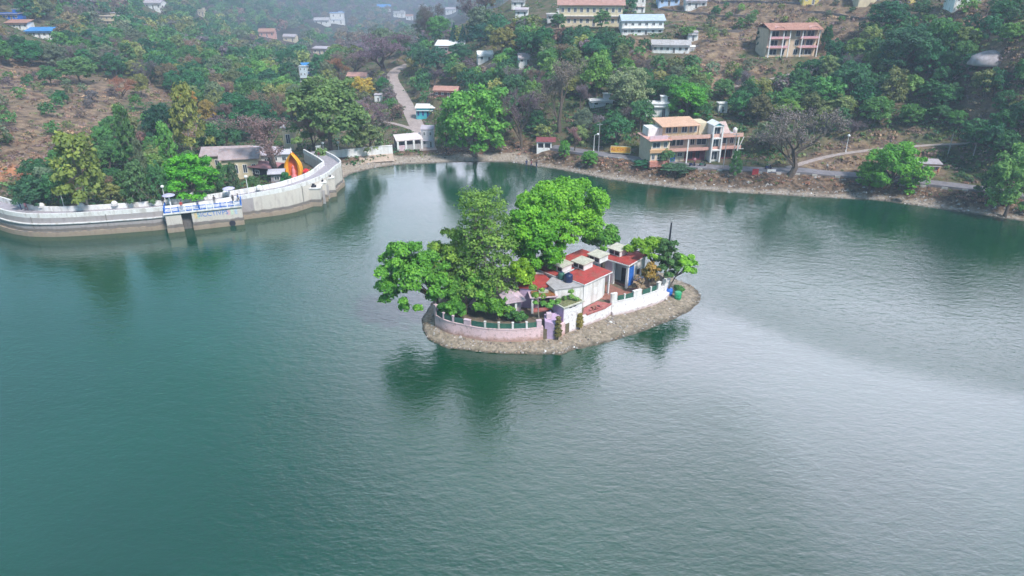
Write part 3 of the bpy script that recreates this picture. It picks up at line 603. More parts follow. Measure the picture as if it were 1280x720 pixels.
MB().box(-.5, 10.2, .3, 4.2, 0, 3.75).obj('wall', [WHITE], r)
MB().prism([(-.7, .1), (10.4, .1), (10.4, 4.4), (-.7, 4.4)], 3.75, 3.87).obj('roof_edge', [WHITE2], r)
MB().prism([(-.6, .2), (10.3, .2), (10.3, 4.3), (-.6, 4.3)], 3.87, 3.97).obj('roof', [RED], r)
mural = MB().box(7.2, 10.25, .22, .34, 1.5, 3.7).obj('end_panel', [WHITE2], r)
MB().quad([(8.3, .19, 2.6), (9.0, .19, 3.0), (9.6, .19, 2.5), (9.0, .19, 2.35)]).obj('painted_mark', [TURQ], r)
def hood(label, x, y, z, rz=CR, wx=2.1, wy=2.2):
    t = thing('roof_vent_hood', label, 'roof vent', (x, y, z), rz, 'cream slab roof vent hoods on the island roofs')
    MB().box(-wx/2, wx/2, -wy/2, -wy/2+.16, 0, .95).box(-wx/2, wx/2, wy/2-.16, wy/2, 0, .95).box(wx/2-.14, wx/2, -wy/2+.16, wy/2-.16, 0, .95).obj('side_wall', [WHITE2], t)
    MB().box(-wx/2+.1, -wx/2+.16, -wy/2+.16, wy/2-.16, .12, .9).obj('opening_shade', [DARK], t)  # dark sheet added for the shade inside the hood
    MB().box(-wx/2, -wx/2+.18, -wy/2+.16, wy/2-.16, 0, .12).box(-wx/2, -wx/2+.16, -.06, .06, .12, .95).obj('sill', [WHITE2], t)
    MB().prism([(-wx/2-.3, -wy/2-.18), (wx/2+.2, -wy/2-.18), (wx/2+.2, wy/2+.18), (-wx/2-.3, wy/2+.18)], [.95, .95, .95, .95], [1.09, 1.16, 1.16, 1.09]).obj('slab', [CREAMSLAB], t)
    return t
hood('roof vent hood nearest the navy tank, partly behind leaves', 7.55, 98.3, TZ+3.97)
hood('roof vent hood at the middle of the big red roof', 10.85, 99.25, TZ+3.97)
hood('roof vent hood above the white panel with the painted mark', 13.55, 101.9, TZ+3.97)
hood('farthest roof vent hood, on the portico building roof', 16.95, 104.0, TZ+4.2)
# --- building F with portico
FR = R(50); r = thing('portico_building', 'white portico building with red roof and blue door at the right', 'building', (18.0, 99.8, TZ), FR)
MB().box(0, .35, 0, .35, 0, 3.9).obj('column', WHITE2, r); MB().box(0, .35, 2.5, 2.85, 0, 3.9).obj('column', WHITE2, r)
MB().box(0, .3, 2.85, 4.2, 0, 3.9).obj('wall', PINK, r); MB().box(1.9, 5.4, .12, 4.2, 0, 3.9).obj('wall', WHITE2, r); MB().box(.3, 1.9, 3.9, 4.2, 0, 3.9).obj('wall', LILAC, r)
MB().box(1.82, 1.89, .9, 2.2, 0, 2.4).obj('door', DARK, r)
MB().box(.4, 1.95, .06, .11, .2, 3.3).obj('door', BLUEP, r)['label'] = 'tall blue door panel'
MB().box(.45, .9, .12, 3.8, 0, .15).obj('step', BRICK, r)
MB().box(-.3, 5.7, -.3, 4.5, 3.9, 4.08).obj('roof_edge', WHITE2, r); MB().prism([(-.22, -.22), (5.6, -.22), (5.6, 4.4), (-.22, 4.4)], 4.08, 4.18).obj('roof', [RED], r)
MB().box(3.0, 3.9, .06, .125, 1.0, 2.2).obj('window', GLASS, r)
# --- building D, left, with portico
r = thing('left_building', 'lilac walled building with faded red roof under the island trees', 'building', (3.7, 92.9, TZ), R(32))
MB().prism([(0, 0), (3.0, 0), (3.4, 3.2), (.6, 4.6), (-1.9, 1.8)], 0, 3.2).obj('wall', [LILAC], r)
MB().prism([(.05, -.25), (3.1, -.25), (3.6, 3.3), (.6, 4.9), (-2.15, 1.75)], [3.2]*5, [3.42, 3.42, 3.42, 3.75, 3.42]).obj('roof', [RED], r)
MB().strip([(-2.2, 1.8), (.55, 4.95), (3.6, 3.35)], [3.3, 3.6, 3.3], [3.62, 3.98, 3.6], .18).obj('roof_edge', [WHITE], r)
x0, y0 = PW(664, 392); r = thing('entrance_porch', 'small pink porch with planted flat roof in front of the lilac building', 'porch', (x0, y0, TZ), R(7))
for u in (0, 3.3): MB().box(u, u+.32, 0, .32, 0, 2.55).obj('column', [WHITE2 if u == 0 else PINK], r)
MB().box(.32, 3.3, 1.6, 1.75, 0, 2.5).obj('back_wall', DARK, r); MB().box(.4, 3.2, .3, 1.5, .02, .12).obj('floor', REDFLOOR, r)  # back wall painted near black for the shade of the entrance
MB().box(-.25, 3.85, -.25, 2.0, 2.55, 2.72).obj('roof', PINK, r); MB().box(.1, 3.5, -.1, 1.5, 2.72, 2.95).obj('planter', mat('orange_earth', (.35, .14, .05), .9, .4, 3, (.12, .14, .04), .7), r)
MB().box(1.2, 2.6, .6, 1.1, 2.95, 3.25).obj('trough', CREAMSLAB, r)
# --- gabled kiosk E
x0, y0 = PW(636, 399); r = thing('gabled_shrine', 'tiny pink gabled shrine with two white columns behind the front fence', 'shrine', (x0, y0, TZ), R(20))
for u in (0, 1.1): MB().box(u-.16, u+.16, 0, .32, 0, 2.7).obj('column', WHITE2, r)
MB().box(-.2, 2.2, .9, 2.6, 0, 2.0).obj('wall', PINK, r)
mb = MB(); mb.prism([(-.5, -.25), (2.6, -.25), (2.6, 2.9), (-.5, 2.9)], [2.6]*4, [2.75]*4); mb.quad([(-.5, -.25, 2.75), (1.0, -.25, 3.5), (1.0, 2.9, 3.5), (-.5, 2.9, 2.75)]); mb.quad([(1.0, -.25, 3.5), (2.6, -.25, 2.75), (2.6, 2.9, 2.75), (1.0, 2.9, 3.5)]); mb.quad([(-.5, -.25, 2.75), (2.6, -.25, 2.75), (1.0, -.25, 3.5)]); mb.quad([(-.5, 2.9, 2.75), (1.0, 2.9, 3.5), (2.6, 2.9, 2.75)]); mb.obj('roof', PINK, r)
r = thing('garden_shed', 'lilac shed half hidden by the feathery tree on the island', 'shed', (*PW(588, 386), TZ), R(15))
MB().box(0, 2.6, 0, 2.2, 0, 2.9).obj('wall', LILAC, r); MB().box(-.2, 2.8, -.2, 2.4, 2.9, 3.05).obj('roof', GREYSLAB, r); MB().box(.9, 1.6, -.04, .1, 0, 1.9).obj('door', DARK, r)
# --- mast, barrels, furniture
mx_, my_ = PW(833, 362); r = thing('radio_mast', 'thin dark lattice mast rising behind the right island tree', 'mast', (24.2, 101.6, TZ), R(20))
mb = MB()
for a in range(3): mb.tube([(.22*math.cos(a*2.09), .22*math.sin(a*2.09), 0), (.07*math.cos(a*2.09)+.25, .07*math.sin(a*2.09), 10.3)], .07, 4)
mb.obj('pole', DARK, r); mb = MB()
for k in range(20): 
    z = k*.5+.3; q = 1-z/11; a = k*2.09; mb.tube([(.22*q*math.cos(a)+.25*(1-q), .22*q*math.sin(a), z), (.22*q*math.cos(a+2.09)+.25*(1-q), .22*q*math.sin(a+2.09), z+.5)], .022, 3)
mb.obj('bracing', DARK, r); MB().tube([(.25, 0, 10.2), (.3, 0, 11.0)], .05, 5).box(.05, .45, -.05, .05, 10.5, 10.6).obj('antenna', METAL, r)
def barrel(label, x, y, z, m, h=.95, rr=.33):
    t = thing('barrel', label, 'barrel', (x, y, z)); MB().lathe([(rr*.93, 0), (rr, .05), (rr*.97, h*.33), (rr*1.03, h*.36), (rr*.97, h*.4), (rr*.97, h*.63), (rr*1.03, h*.66), (rr*.97, h*.7), (rr, h-.05), (rr*.9, h)], 14).obj('body', m, t, smooth=True)
    MB().lathe([(rr*.85, h), (rr*.85, h+.05)], 12).obj('lid', m, t); return t
barrel('blue plastic barrel at the right foot of the island wall', *a2(836.5, 368, .65), .6, BLUEP, 1.0, .5)
barrel('bright green plastic bin on the stones at the island tip', *a2(847, 373, .6), .55, GREENB, 1.15, .55)
t = thing('dark_sack', 'black cloth sack leaning on the lilac corner block', 'sack', (*PW(687, 399), TZ+.4)); MB().lathe([(.4, 0), (.5, .3), (.42, .7), (.2, 1.0), (.1, 1.05)], 9).obj('cloth', NAVY, t, smooth=True); MB().tube([(0, 0, 1.0), (.1, .05, 1.2)], .06, 5).obj('knot', NAVY, t)
t = thing('garden_bench', 'red garden bench under the right island tree', 'bench', (*PW(815, 350), TZ+.05), R(40)); MB().box(-.6, .6, -.3, .3, .4, .48).obj('seat', SALMON, t); MB().box(-.6, .6, .25, .32, .5, 1.0).obj('backrest', RED, t)
for u in (-.5, .5): MB().box(u-.05, u+.05, -.25, .25, 0, .4).obj('leg', WHITE, t)
t = thing('blue_cart', 'blue handcart beside the blue door of the portico building', 'cart', (*PW(797, 353), TZ+.05), R(30)); MB().box(-.7, .7, -.4, .4, .45, .75).obj('tray', BLUEP, t)
for u in (-.45, .45): MB().tube([(u, -.45, .3), (u, -.38, .3)], .28, 10).obj('wheel', DARK, t)
MB().tube([(.7, 0, .6), (1.3, 0, .9)], .04, 5).obj('handle', METAL, t)
#%%TREES
# ================================================================== TREES
def crown_pts(lobes, n, size, inner=.62, drop=.35):
    L = np.array(lobes, float); wgt = L[:, 3]**2; pick = RNG.choice(len(L), n, p=wgt/wgt.sum())
    D = RNG.normal(size=(n, 3)); D /= np.linalg.norm(D, axis=1, keepdims=True); D[:, 2] = np.where(D[:, 2] < -.3, -D[:, 2]*.8, D[:, 2])
    rr = L[pick, 3]*(1-(1-inner)*RNG.random(n)**1.6)*(1+.55*(fbm(D[:, 0]*2.3+pick*7.1, D[:, 1]*2.3+D[:, 2]*3.1, 1.0, 13, 2)-.42))*RNG.choice([1, 1, 1, 1.14], n); P = L[pick, :3]+D*rr[:, None]*np.array([1, 1, .85])
    lump = fbm(P[:, 0]*1.3+P[:, 2]*.7, P[:, 1]*1.3-P[:, 2]*.8, size*7, 5, 2)
    d = np.stack([np.linalg.norm((P-l[:3])/np.array([1, 1, .85]), axis=1)/l[3] for l in L], 1); d[np.arange(n), pick] = 9
    keep = (d.min(1) > .80) & (lump > drop*RNG.uniform(.5, 1.1, n))
    lv = RNG.uniform(.82, 1.18, len(L)); var = lv[pick]*(.7+.6*lump)*RNG.uniform(.72, 1.28, n)
    N = D+RNG.normal(size=(n, 3))*.55; N[:, 2] += .35
    return P[keep], N[keep], size*RNG.uniform(.65, 1.3, n)[keep], var[keep]
def ellip_lobes(c, rad, n, r0, r1, bottom=-.35, rng=None):
    rng = rng or RNG; out = []
    for i in range(n):
        z = bottom+(1-bottom)*((i+.5)/n); a = i*2.4+rng.uniform(-.4, .4); q = math.sqrt(max(0, 1-z*z)) if z > 0 else math.sqrt(max(0.15, 1-(z/max(-bottom, .4))**2*.5))
        k = rng.uniform(.55, .92); r = rng.uniform(r0*.75, r1)*(1.15-.45*max(0, k-.6)/.3)
        out.append((c[0]+rad[0]*q*k*math.cos(a), c[1]+rad[1]*q*k*math.sin(a), c[2]+rad[2]*z*k, r))
    out.append((c[0], c[1], c[2]+rad[2]*.1, min(rad)*.62)); return out
def limbs(mb, base, fork, lobes, r0, nmax=9, m=0, sag=0.0):
    base = Vector(base); fork = Vector(fork); mid = base.lerp(fork, .5)+Vector((RNG.uniform(-.1, .1), RNG.uniform(-.1, .1), 0))*r0*6
    mb.tube([base-Vector((0, 0, r0*1.5)), base+Vector((0, 0, r0*.6)), mid, fork], [r0*1.45, r0*1.1, r0*.85, r0*.7], 8, m)
    for l in sorted(lobes, key=lambda q: -q[3])[:nmax]:
        e = Vector(l[:3]); md = fork.lerp(e, .5)+Vector((RNG.normal()*.06, RNG.normal()*.06, .10-sag))*(e-fork).length
        mb.tube([fork-Vector((0, 0, .1*r0)), md, e], [r0*.55, r0*.32, r0*.1], 5, m, cap=False)
        for _ in range(2):
            s = md.lerp(e, RNG.uniform(.2, .7)); q = s+Vector((RNG.normal(), RNG.normal(), .6+RNG.normal()*.4))*l[3]*.6; mb.tube([s, q], [r0*.18, r0*.05], 4, m, cap=False)
def real_tree(label, base, fork, lobes, n, size, color, r0=.3, cat='tree', name='broadleaf_tree', m=None, inner=.62, drop=.35, nmax=9, group=None):
    """a tree built at its own size; lobes in world axes relative to base"""
    t = thing(name, label, cat, base, 0, group); mb = MB(); limbs(mb, (0, 0, 0), fork, lobes, r0, nmax); tr = mb.obj('trunk', m or BARK, t)
    P, N, S, V = crown_pts(lobes, n, size, inner, drop); c = link(bpy.data.objects.new('crown', cards_mesh('crown', P, N, S, V, LEAF)), t); c.color = (*color, 1); return t
BRIGHT = (0.095, 0.26, 0.028); YGREEN = (0.15, 0.27, 0.035); MID = (0.055, 0.15, 0.035); OLIVE = (0.10, 0.135, 0.05); DKG = (0.022, 0.075, 0.035); BLUEG = (0.035, 0.10, 0.06)
# the island's own trees
real_tree('largest island tree, broad domed bright green crown behind the red roofs', (7.9, 106.5, TZ), (0, 0, 3.6), ellip_lobes((-.2, -.3, 9.8), (8.0, 6.8, 6.1), 60, 1.2, 2.1, -.55), 46000, .21, (0.11, 0.265, 0.034), .5)
real_tree('bright green tree in front of the big dome, left of the roof vent hoods', (3.4, 99.6, TZ), (0, 0, 2.6), ellip_lobes((-.1, -.2, 8.2), (5.3, 4.6, 5.6), 28, 1.2, 2.0, -.8), 20000, .24, (0.085, 0.235, 0.028), .35)
def feather_lobes(h0, h1, rmax, n, rng=RNG, top=.5):
    out = []
    for i in range(n):
        f = (i+.5)/n; z = h0+(h1-h0)*f; rr = rmax*(1-(1-top)*f**1.3)*rng.uniform(.45, 1.0); a = i*2.4; out.append((rr*math.cos(a), rr*math.sin(a), z, (h1-h0)*.055+rmax*.16*rng.uniform(.7, 1.2)))
    return out
real_tree('tall feathery dark olive tree at the front centre of the island', (-4.2, 95.0, TZ), (.1, 0, 8.5), feather_lobes(2.4, 16.9, 4.9, 74), 21000, .19, (0.10, 0.185, 0.042), .34, inner=.25, drop=.52, nmax=46, m=PALE_BARK, name='feathery_tree')
lb = [(x-1.4, y, z, r) for x, y, z, r in ellip_lobes((-2.6, .3, 6.2), (5.6, 4.6, 5.2), 34, .9, 1.6, -.9)]
lb += [(-8.6, .2, 4.6, .9), (-7.9, -1.2, 3.2, .8), (-8.3, 1.0, 6.6, .9), (-6.2, .4, 10.4, 1.0), (-3.2, -.5, 10.9, .9), (-1.2, .2, 9.2, 1.1), (-5.2, -1.5, 2.0, .8)]
real_tree('vivid green tree leaning out over the water at the left end of the island', (-10.2, 91.2, TZ-.2), (-.6, .2, 2.2), lb, 24000, .20, (0.08, 0.215, 0.036), .28, nmax=16)
real_tree('small yellow green tree between the leaning tree and the feathery tree', (-8.6, 96.5, TZ), (.3, 0, 3.5), ellip_lobes((.3, 0, 6.3), (4.6, 3.8, 4.9), 24, 1.0, 1.6, -.8), 14000, .21, (0.11, 0.20, 0.035), .24)
real_tree('dark green underwood tree behind the front fence of the island', (-6.6, 91.5, TZ), (0, 0, 1.2), ellip_lobes((.4, .6, 3.0), (4.2, 2.6, 3.2), 20, .8, 1.3, -.7), 10000, .20, (0.075, 0.19, 0.035), .16, drop=.42)
real_tree('leafy bush filling the corner behind the left end of the front fence', (-8.4, 89.6, TZ), (0, 0, .6), ellip_lobes((0, 0, 1.5), (1.9, 1.4, 1.4), 9, .5, .9, -.5), 3600, .18, (0.07, 0.19, 0.035), .1, 'bush', 'bush')
real_tree('darker bush between the front fence and the tiny pink shrine', (.6, 88.9, TZ), (0, 0, .4), ellip_lobes((0, 0, .9), (1.8, 1.2, .9), 8, .4, .7, -.5), 2600, .16, (0.05, 0.13, 0.04), .08, 'bush', 'bush')
real_tree('low spreading bush just behind the fence posts at the island front', (-1.9, 89.6, TZ), (0, 0, .6), ellip_lobes((0, 0, 1.6), (2.8, 1.5, 1.4), 10, .6, .95, -.5), 4500, .18, (0.085, 0.2, 0.035), .1, 'bush', 'bush')
real_tree('yellow green sapling in front of the left red roof on the island', (.9, 93.6, TZ), (.1, 0, 3.4), ellip_lobes((.2, 0, 5.4), (2.0, 1.8, 2.6), 9, .7, 1.05, -.7), 5000, .19, (0.15, 0.27, 0.03), .13)
real_tree('little bright tree tucked beside the navy water tank', (5.6, 98.6, TZ), (.1, 0, 3.5), ellip_lobes((.1, 0, 5.0), (1.6, 1.4, 2.0), 7, .6, .9, -.7), 3500, .18, (0.11, 0.27, 0.035), .1)
real_tree('dark rounded tree behind the farthest roof vent hood', (15.0, 108.2, TZ), (.1, 0, 2.5), ellip_lobes((-.2, 0, 4.6), (3.0, 2.6, 2.8), 10, .9, 1.3, -.6), 6000, .22, (0.07, 0.19, 0.035), .2)
real_tree('flat topped green tree above the portico at the right of the island', (22.3, 102.2, TZ), (0, 0, 3.4), ellip_lobes((-.9, .4, 5.3), (3.5, 3.0, 1.5), 12, .8, 1.2, -.3), 7000, .19, (0.13, 0.25, 0.03), .2)
real_tree('dark conical tree around the mast at the right end of the island', (24.1, 100.9, TZ), (0, 0, 4.0), feather_lobes(2.0, 7.6, 2.0, 24), 5500, .19, (0.06, 0.13, 0.045), .2, inner=.3, drop=.4, nmax=20)
real_tree('leggy light green tree reaching right over the stony tip of the island', (25.0, 101.2, TZ-.4), (.8, 0, 1.8), ellip_lobes((2.0, .3, 3.8), (2.2, 1.8, 1.8), 10, .5, .85, -.7), 2800, .2, (0.13, 0.29, 0.04), .13, drop=.5, nmax=10)
real_tree('orange tinged shrub beside the portico of the right island building', (21.4, 99.4, TZ), (0, 0, 1.8), ellip_lobes((.1, 0, 2.9), (1.5, 1.3, 1.9), 8, .5, .8, -.7), 2600, .17, (0.24, 0.17, 0.05), .1, 'bush', 'bush', drop=.45)
real_tree('pale dry leafless shrub before the portico column', (19.4, 98.0, TZ), (0, 0, .8), ellip_lobes((0, 0, 1.6), (.9, .8, 1.5), 7, .4, .6, -.8), 900, .15, (0.26, 0.20, 0.14), .07, 'bush', 'bush', drop=.4)
real_tree('brownish upright cone shrub at the corner of the white front wall', (*PW(697, 425, .6), .6), (0, 0, .6), [(0, 0, .9, .5), (.05, 0, 1.5, .5), (0, .05, 2.2, .42), (0, 0, 2.9, .38), (0, 0, 3.5, .28)], 2200, .13, (0.13, 0.12, 0.05), .09, 'bush', 'bush', drop=.3)
real_tree('smaller brownish cone shrub where the white room meets the low wall', (*PW(724, 412, .65), .65), (0, 0, .5), [(0, 0, .7, .45), (.05, 0, 1.3, .5), (0, .05, 1.9, .4), (0, 0, 2.4, .3)], 1700, .13, (0.17, 0.15, 0.05), .08, 'bush', 'bush', drop=.3)
real_tree('thin green creeper bush on the mossy roof of the front room', (8.3, 89.9, 5.2), (0, 0, .3), [(-.9, 0, .3, .35), (.2, .3, .4, .4), (.9, -.2, .3, .3), (-1.7, -.3, .1, .35), (.2, .9, .9, .35)], 900, .16, (0.13, 0.24, 0.07), .05, 'bush', 'bush', drop=.45)
real_tree('hanging green plant spilling over the pink porch roof', (4.9, 89.2, TZ+2.9), (0, 0, .2), [(-.6, -.3, 0, .45), (.3, -.4, -.3, .5), (.8, -.2, .1, .4), (-1.6, -.3, .1, .35), (1.6, 0, -.2, .4)], 1400, .15, (0.09, 0.22, 0.05), .05, 'bush', 'bush', drop=.4)
real_tree('dark green bush beside the green bin at the island tip', (*a2(848, 366, .7), .6), (0, 0, .3), [(0, 0, .7, .6), (.5, .2, .6, .45), (-.4, 0, 1.1, .4)], 1300, .15, (0.05, 0.14, 0.04), .06, 'bush', 'bush')
real_tree('thin grey tree trunk with few leaves in front of the pink porch', (*PW(674, 402), TZ), (-.2, 0, 3.0), [(-.6, 0, 4.2, .5), (.5, .2, 3.9, .45), (-1.0, 0, 5.4, .5), (.3, 0, 5.0, .35)], 500, .17, (0.12, 0.22, 0.05), .1, drop=.4, m=PALE_BARK)

# ---- library trees, unit height and unit crown width, copied by the hundred
def proto(name, lobes, n, size, fork=(0, 0, .25), r0=.028, inner=.6, drop=.36, m=None, nmax=7):
    t = bpy.data.objects.new(name, None); C.objects.link(t); mb = MB(); limbs(mb, (0, 0, 0), fork, lobes, r0, nmax)
    mb.obj('trunk', m or BARK, t); P, N, S, V = crown_pts(lobes, n, size, inner, drop)
    link(bpy.data.objects.new('crown', cards_mesh('crown', P, N, S, V, LEAF)), t); return t
LIB = {}
LIB['round'] = [proto('broadleaf_tree', ellip_lobes((0, 0, .54), (.45, .45, .45), 26, .10, .16, -.85), 5600, .026) for _ in range(3)]
LIB['dome'] = [proto('broadleaf_tree', ellip_lobes((0, 0, .5), (.47, .47, .5), 44, .08, .13, -.95), 11000, .019, inner=.5, drop=.3) for _ in range(2)]
LIB['oval'] = [proto('broadleaf_tree', ellip_lobes((0, 0, .52), (.44, .44, .47), 20, .10, .16, -.95), 3800, .028, drop=.42) for _ in range(2)]
LIB['tall'] = [proto('tall_tree', feather_lobes(.22, .96, .44, 30, top=.35), 3400, .030, (0, 0, .5), .016, .3, .45, PALE_BARK, 22) for _ in range(2)]
LIB['cone'] = [proto('conifer_tree', [(.42*(1-f)*math.cos(i*2.4), .42*(1-f)*math.sin(i*2.4), .16+.8*f, .05+.1*(1-f)) for i, f in enumerate(np.linspace(0, 1, 34))], 3200, .026, (0, 0, .7), .02, .4, .36) for _ in range(2)]
LIB['bush'] = [proto('bush', ellip_lobes((0, 0, .42), (.47, .47, .46), 9, .16, .24, -.7), 1500, .05, (0, 0, .1), .02) for _ in range(3)]
def bare_proto(name, spread, twig_n, seed, leafy=0.0):
    rng = random.Random(seed); t = bpy.data.objects.new(name, None); C.objects.link(t); mb = MB(); tw = MB(); tips = []
    def grow(p, d, L, r, k):
        q = p+d*L; mid = p.lerp(q, .5)+Vector((rng.uniform(-1, 1), rng.uniform(-1, 1), rng.uniform(-.3, .6)))*L*.10
        (mb if k < 3 else tw).tube([p, mid, q], [r, r*.82, r*.62], 5 if k < 2 else 3, 0, cap=False)
        if k >= 5: tips.append(q); return
        for _ in range(3 if k < 4 else twig_n):
            nd = (d+Vector((rng.uniform(-1, 1), rng.uniform(-1, 1), rng.uniform(-.25, .75)))*spread).normalized(); grow(q if rng.random() < .7 else mid, nd, L*rng.uniform(.62, .84), r*.58, k+1)
    grow(Vector((0, 0, -.02)), Vector((0, 0, 1)), .17, .019, 0)
    V = np.array(mb.v+tw.v); sx = .5/np.percentile(np.hypot(V[:, 0], V[:, 1]), 98); sz = 1/V[:, 2].max()
    mb.v = [(x*sx, y*sx, z*sz) for x, y, z in mb.v]; tw.v = [(x*sx, y*sx, z*sz) for x, y, z in tw.v]
    mb.obj('trunk', BARK, t); tm = tw.mesh('twigs', LEAF); a = tm.attributes.new('var', 'FLOAT', 'POINT'); a.data.foreach_set('value', np.full(len(tm.vertices), 1.0, np.float32)); link(bpy.data.objects.new('twigs', tm), t)
    if leafy:
        T = np.array([(q.x*sx, q.y*sx, q.z*sz) for q in tips]); T = T[RNG.integers(0, len(T), int(leafy))]+RNG.normal(size=(int(leafy), 3))*.026
        link(bpy.data.objects.new('crown', cards_mesh('crown', T, RNG.normal(size=T.shape)+[0, 0, .5], np.full(len(T), .0105), RNG.uniform(.6, 1.4, len(T)), LEAF)), t)
    return t
LIB['bare'] = [bare_proto('bare_tree', .66, 3, 3, 4200), bare_proto('bare_tree', .74, 3, 8, 5200)]
for k in LIB:
    for t in LIB[k]: t.location = (0, -400, -60)
PROTO_USED = set()
def plant(kind, px, py, wpx, hpx, color, label=None, group=None, cat=None, xyz=None, rot=None):
    x, y, z = xyz or hit(px, py); t = depth_of(x, y, z); wm = wpx*t/F_PX; hm = hpx*t/F_PX/math.cos(math.atan2(CAM_H-z, y))
    src = LIB[kind][random.randrange(len(LIB[kind]))]; cat = cat or ('bush' if kind == 'bush' else 'tree')
    return copy_tree(src, (x, y, z-.05*hm if kind == 'bush' else z), random.uniform(0, 6.28) if rot is None else rot, (wm, wm, hm), (*color, 1), label, cat, group)
PURPLE = (0.13, 0.09, 0.10); BROWNT = (0.20, 0.12, 0.08); RUST = (0.26, 0.11, 0.05); YEL = (0.30, 0.24, 0.05); GREYG = (0.11, 0.14, 0.075); TEAL = (0.03, 0.10, 0.065); DARKB = (0.018, 0.05, 0.035)
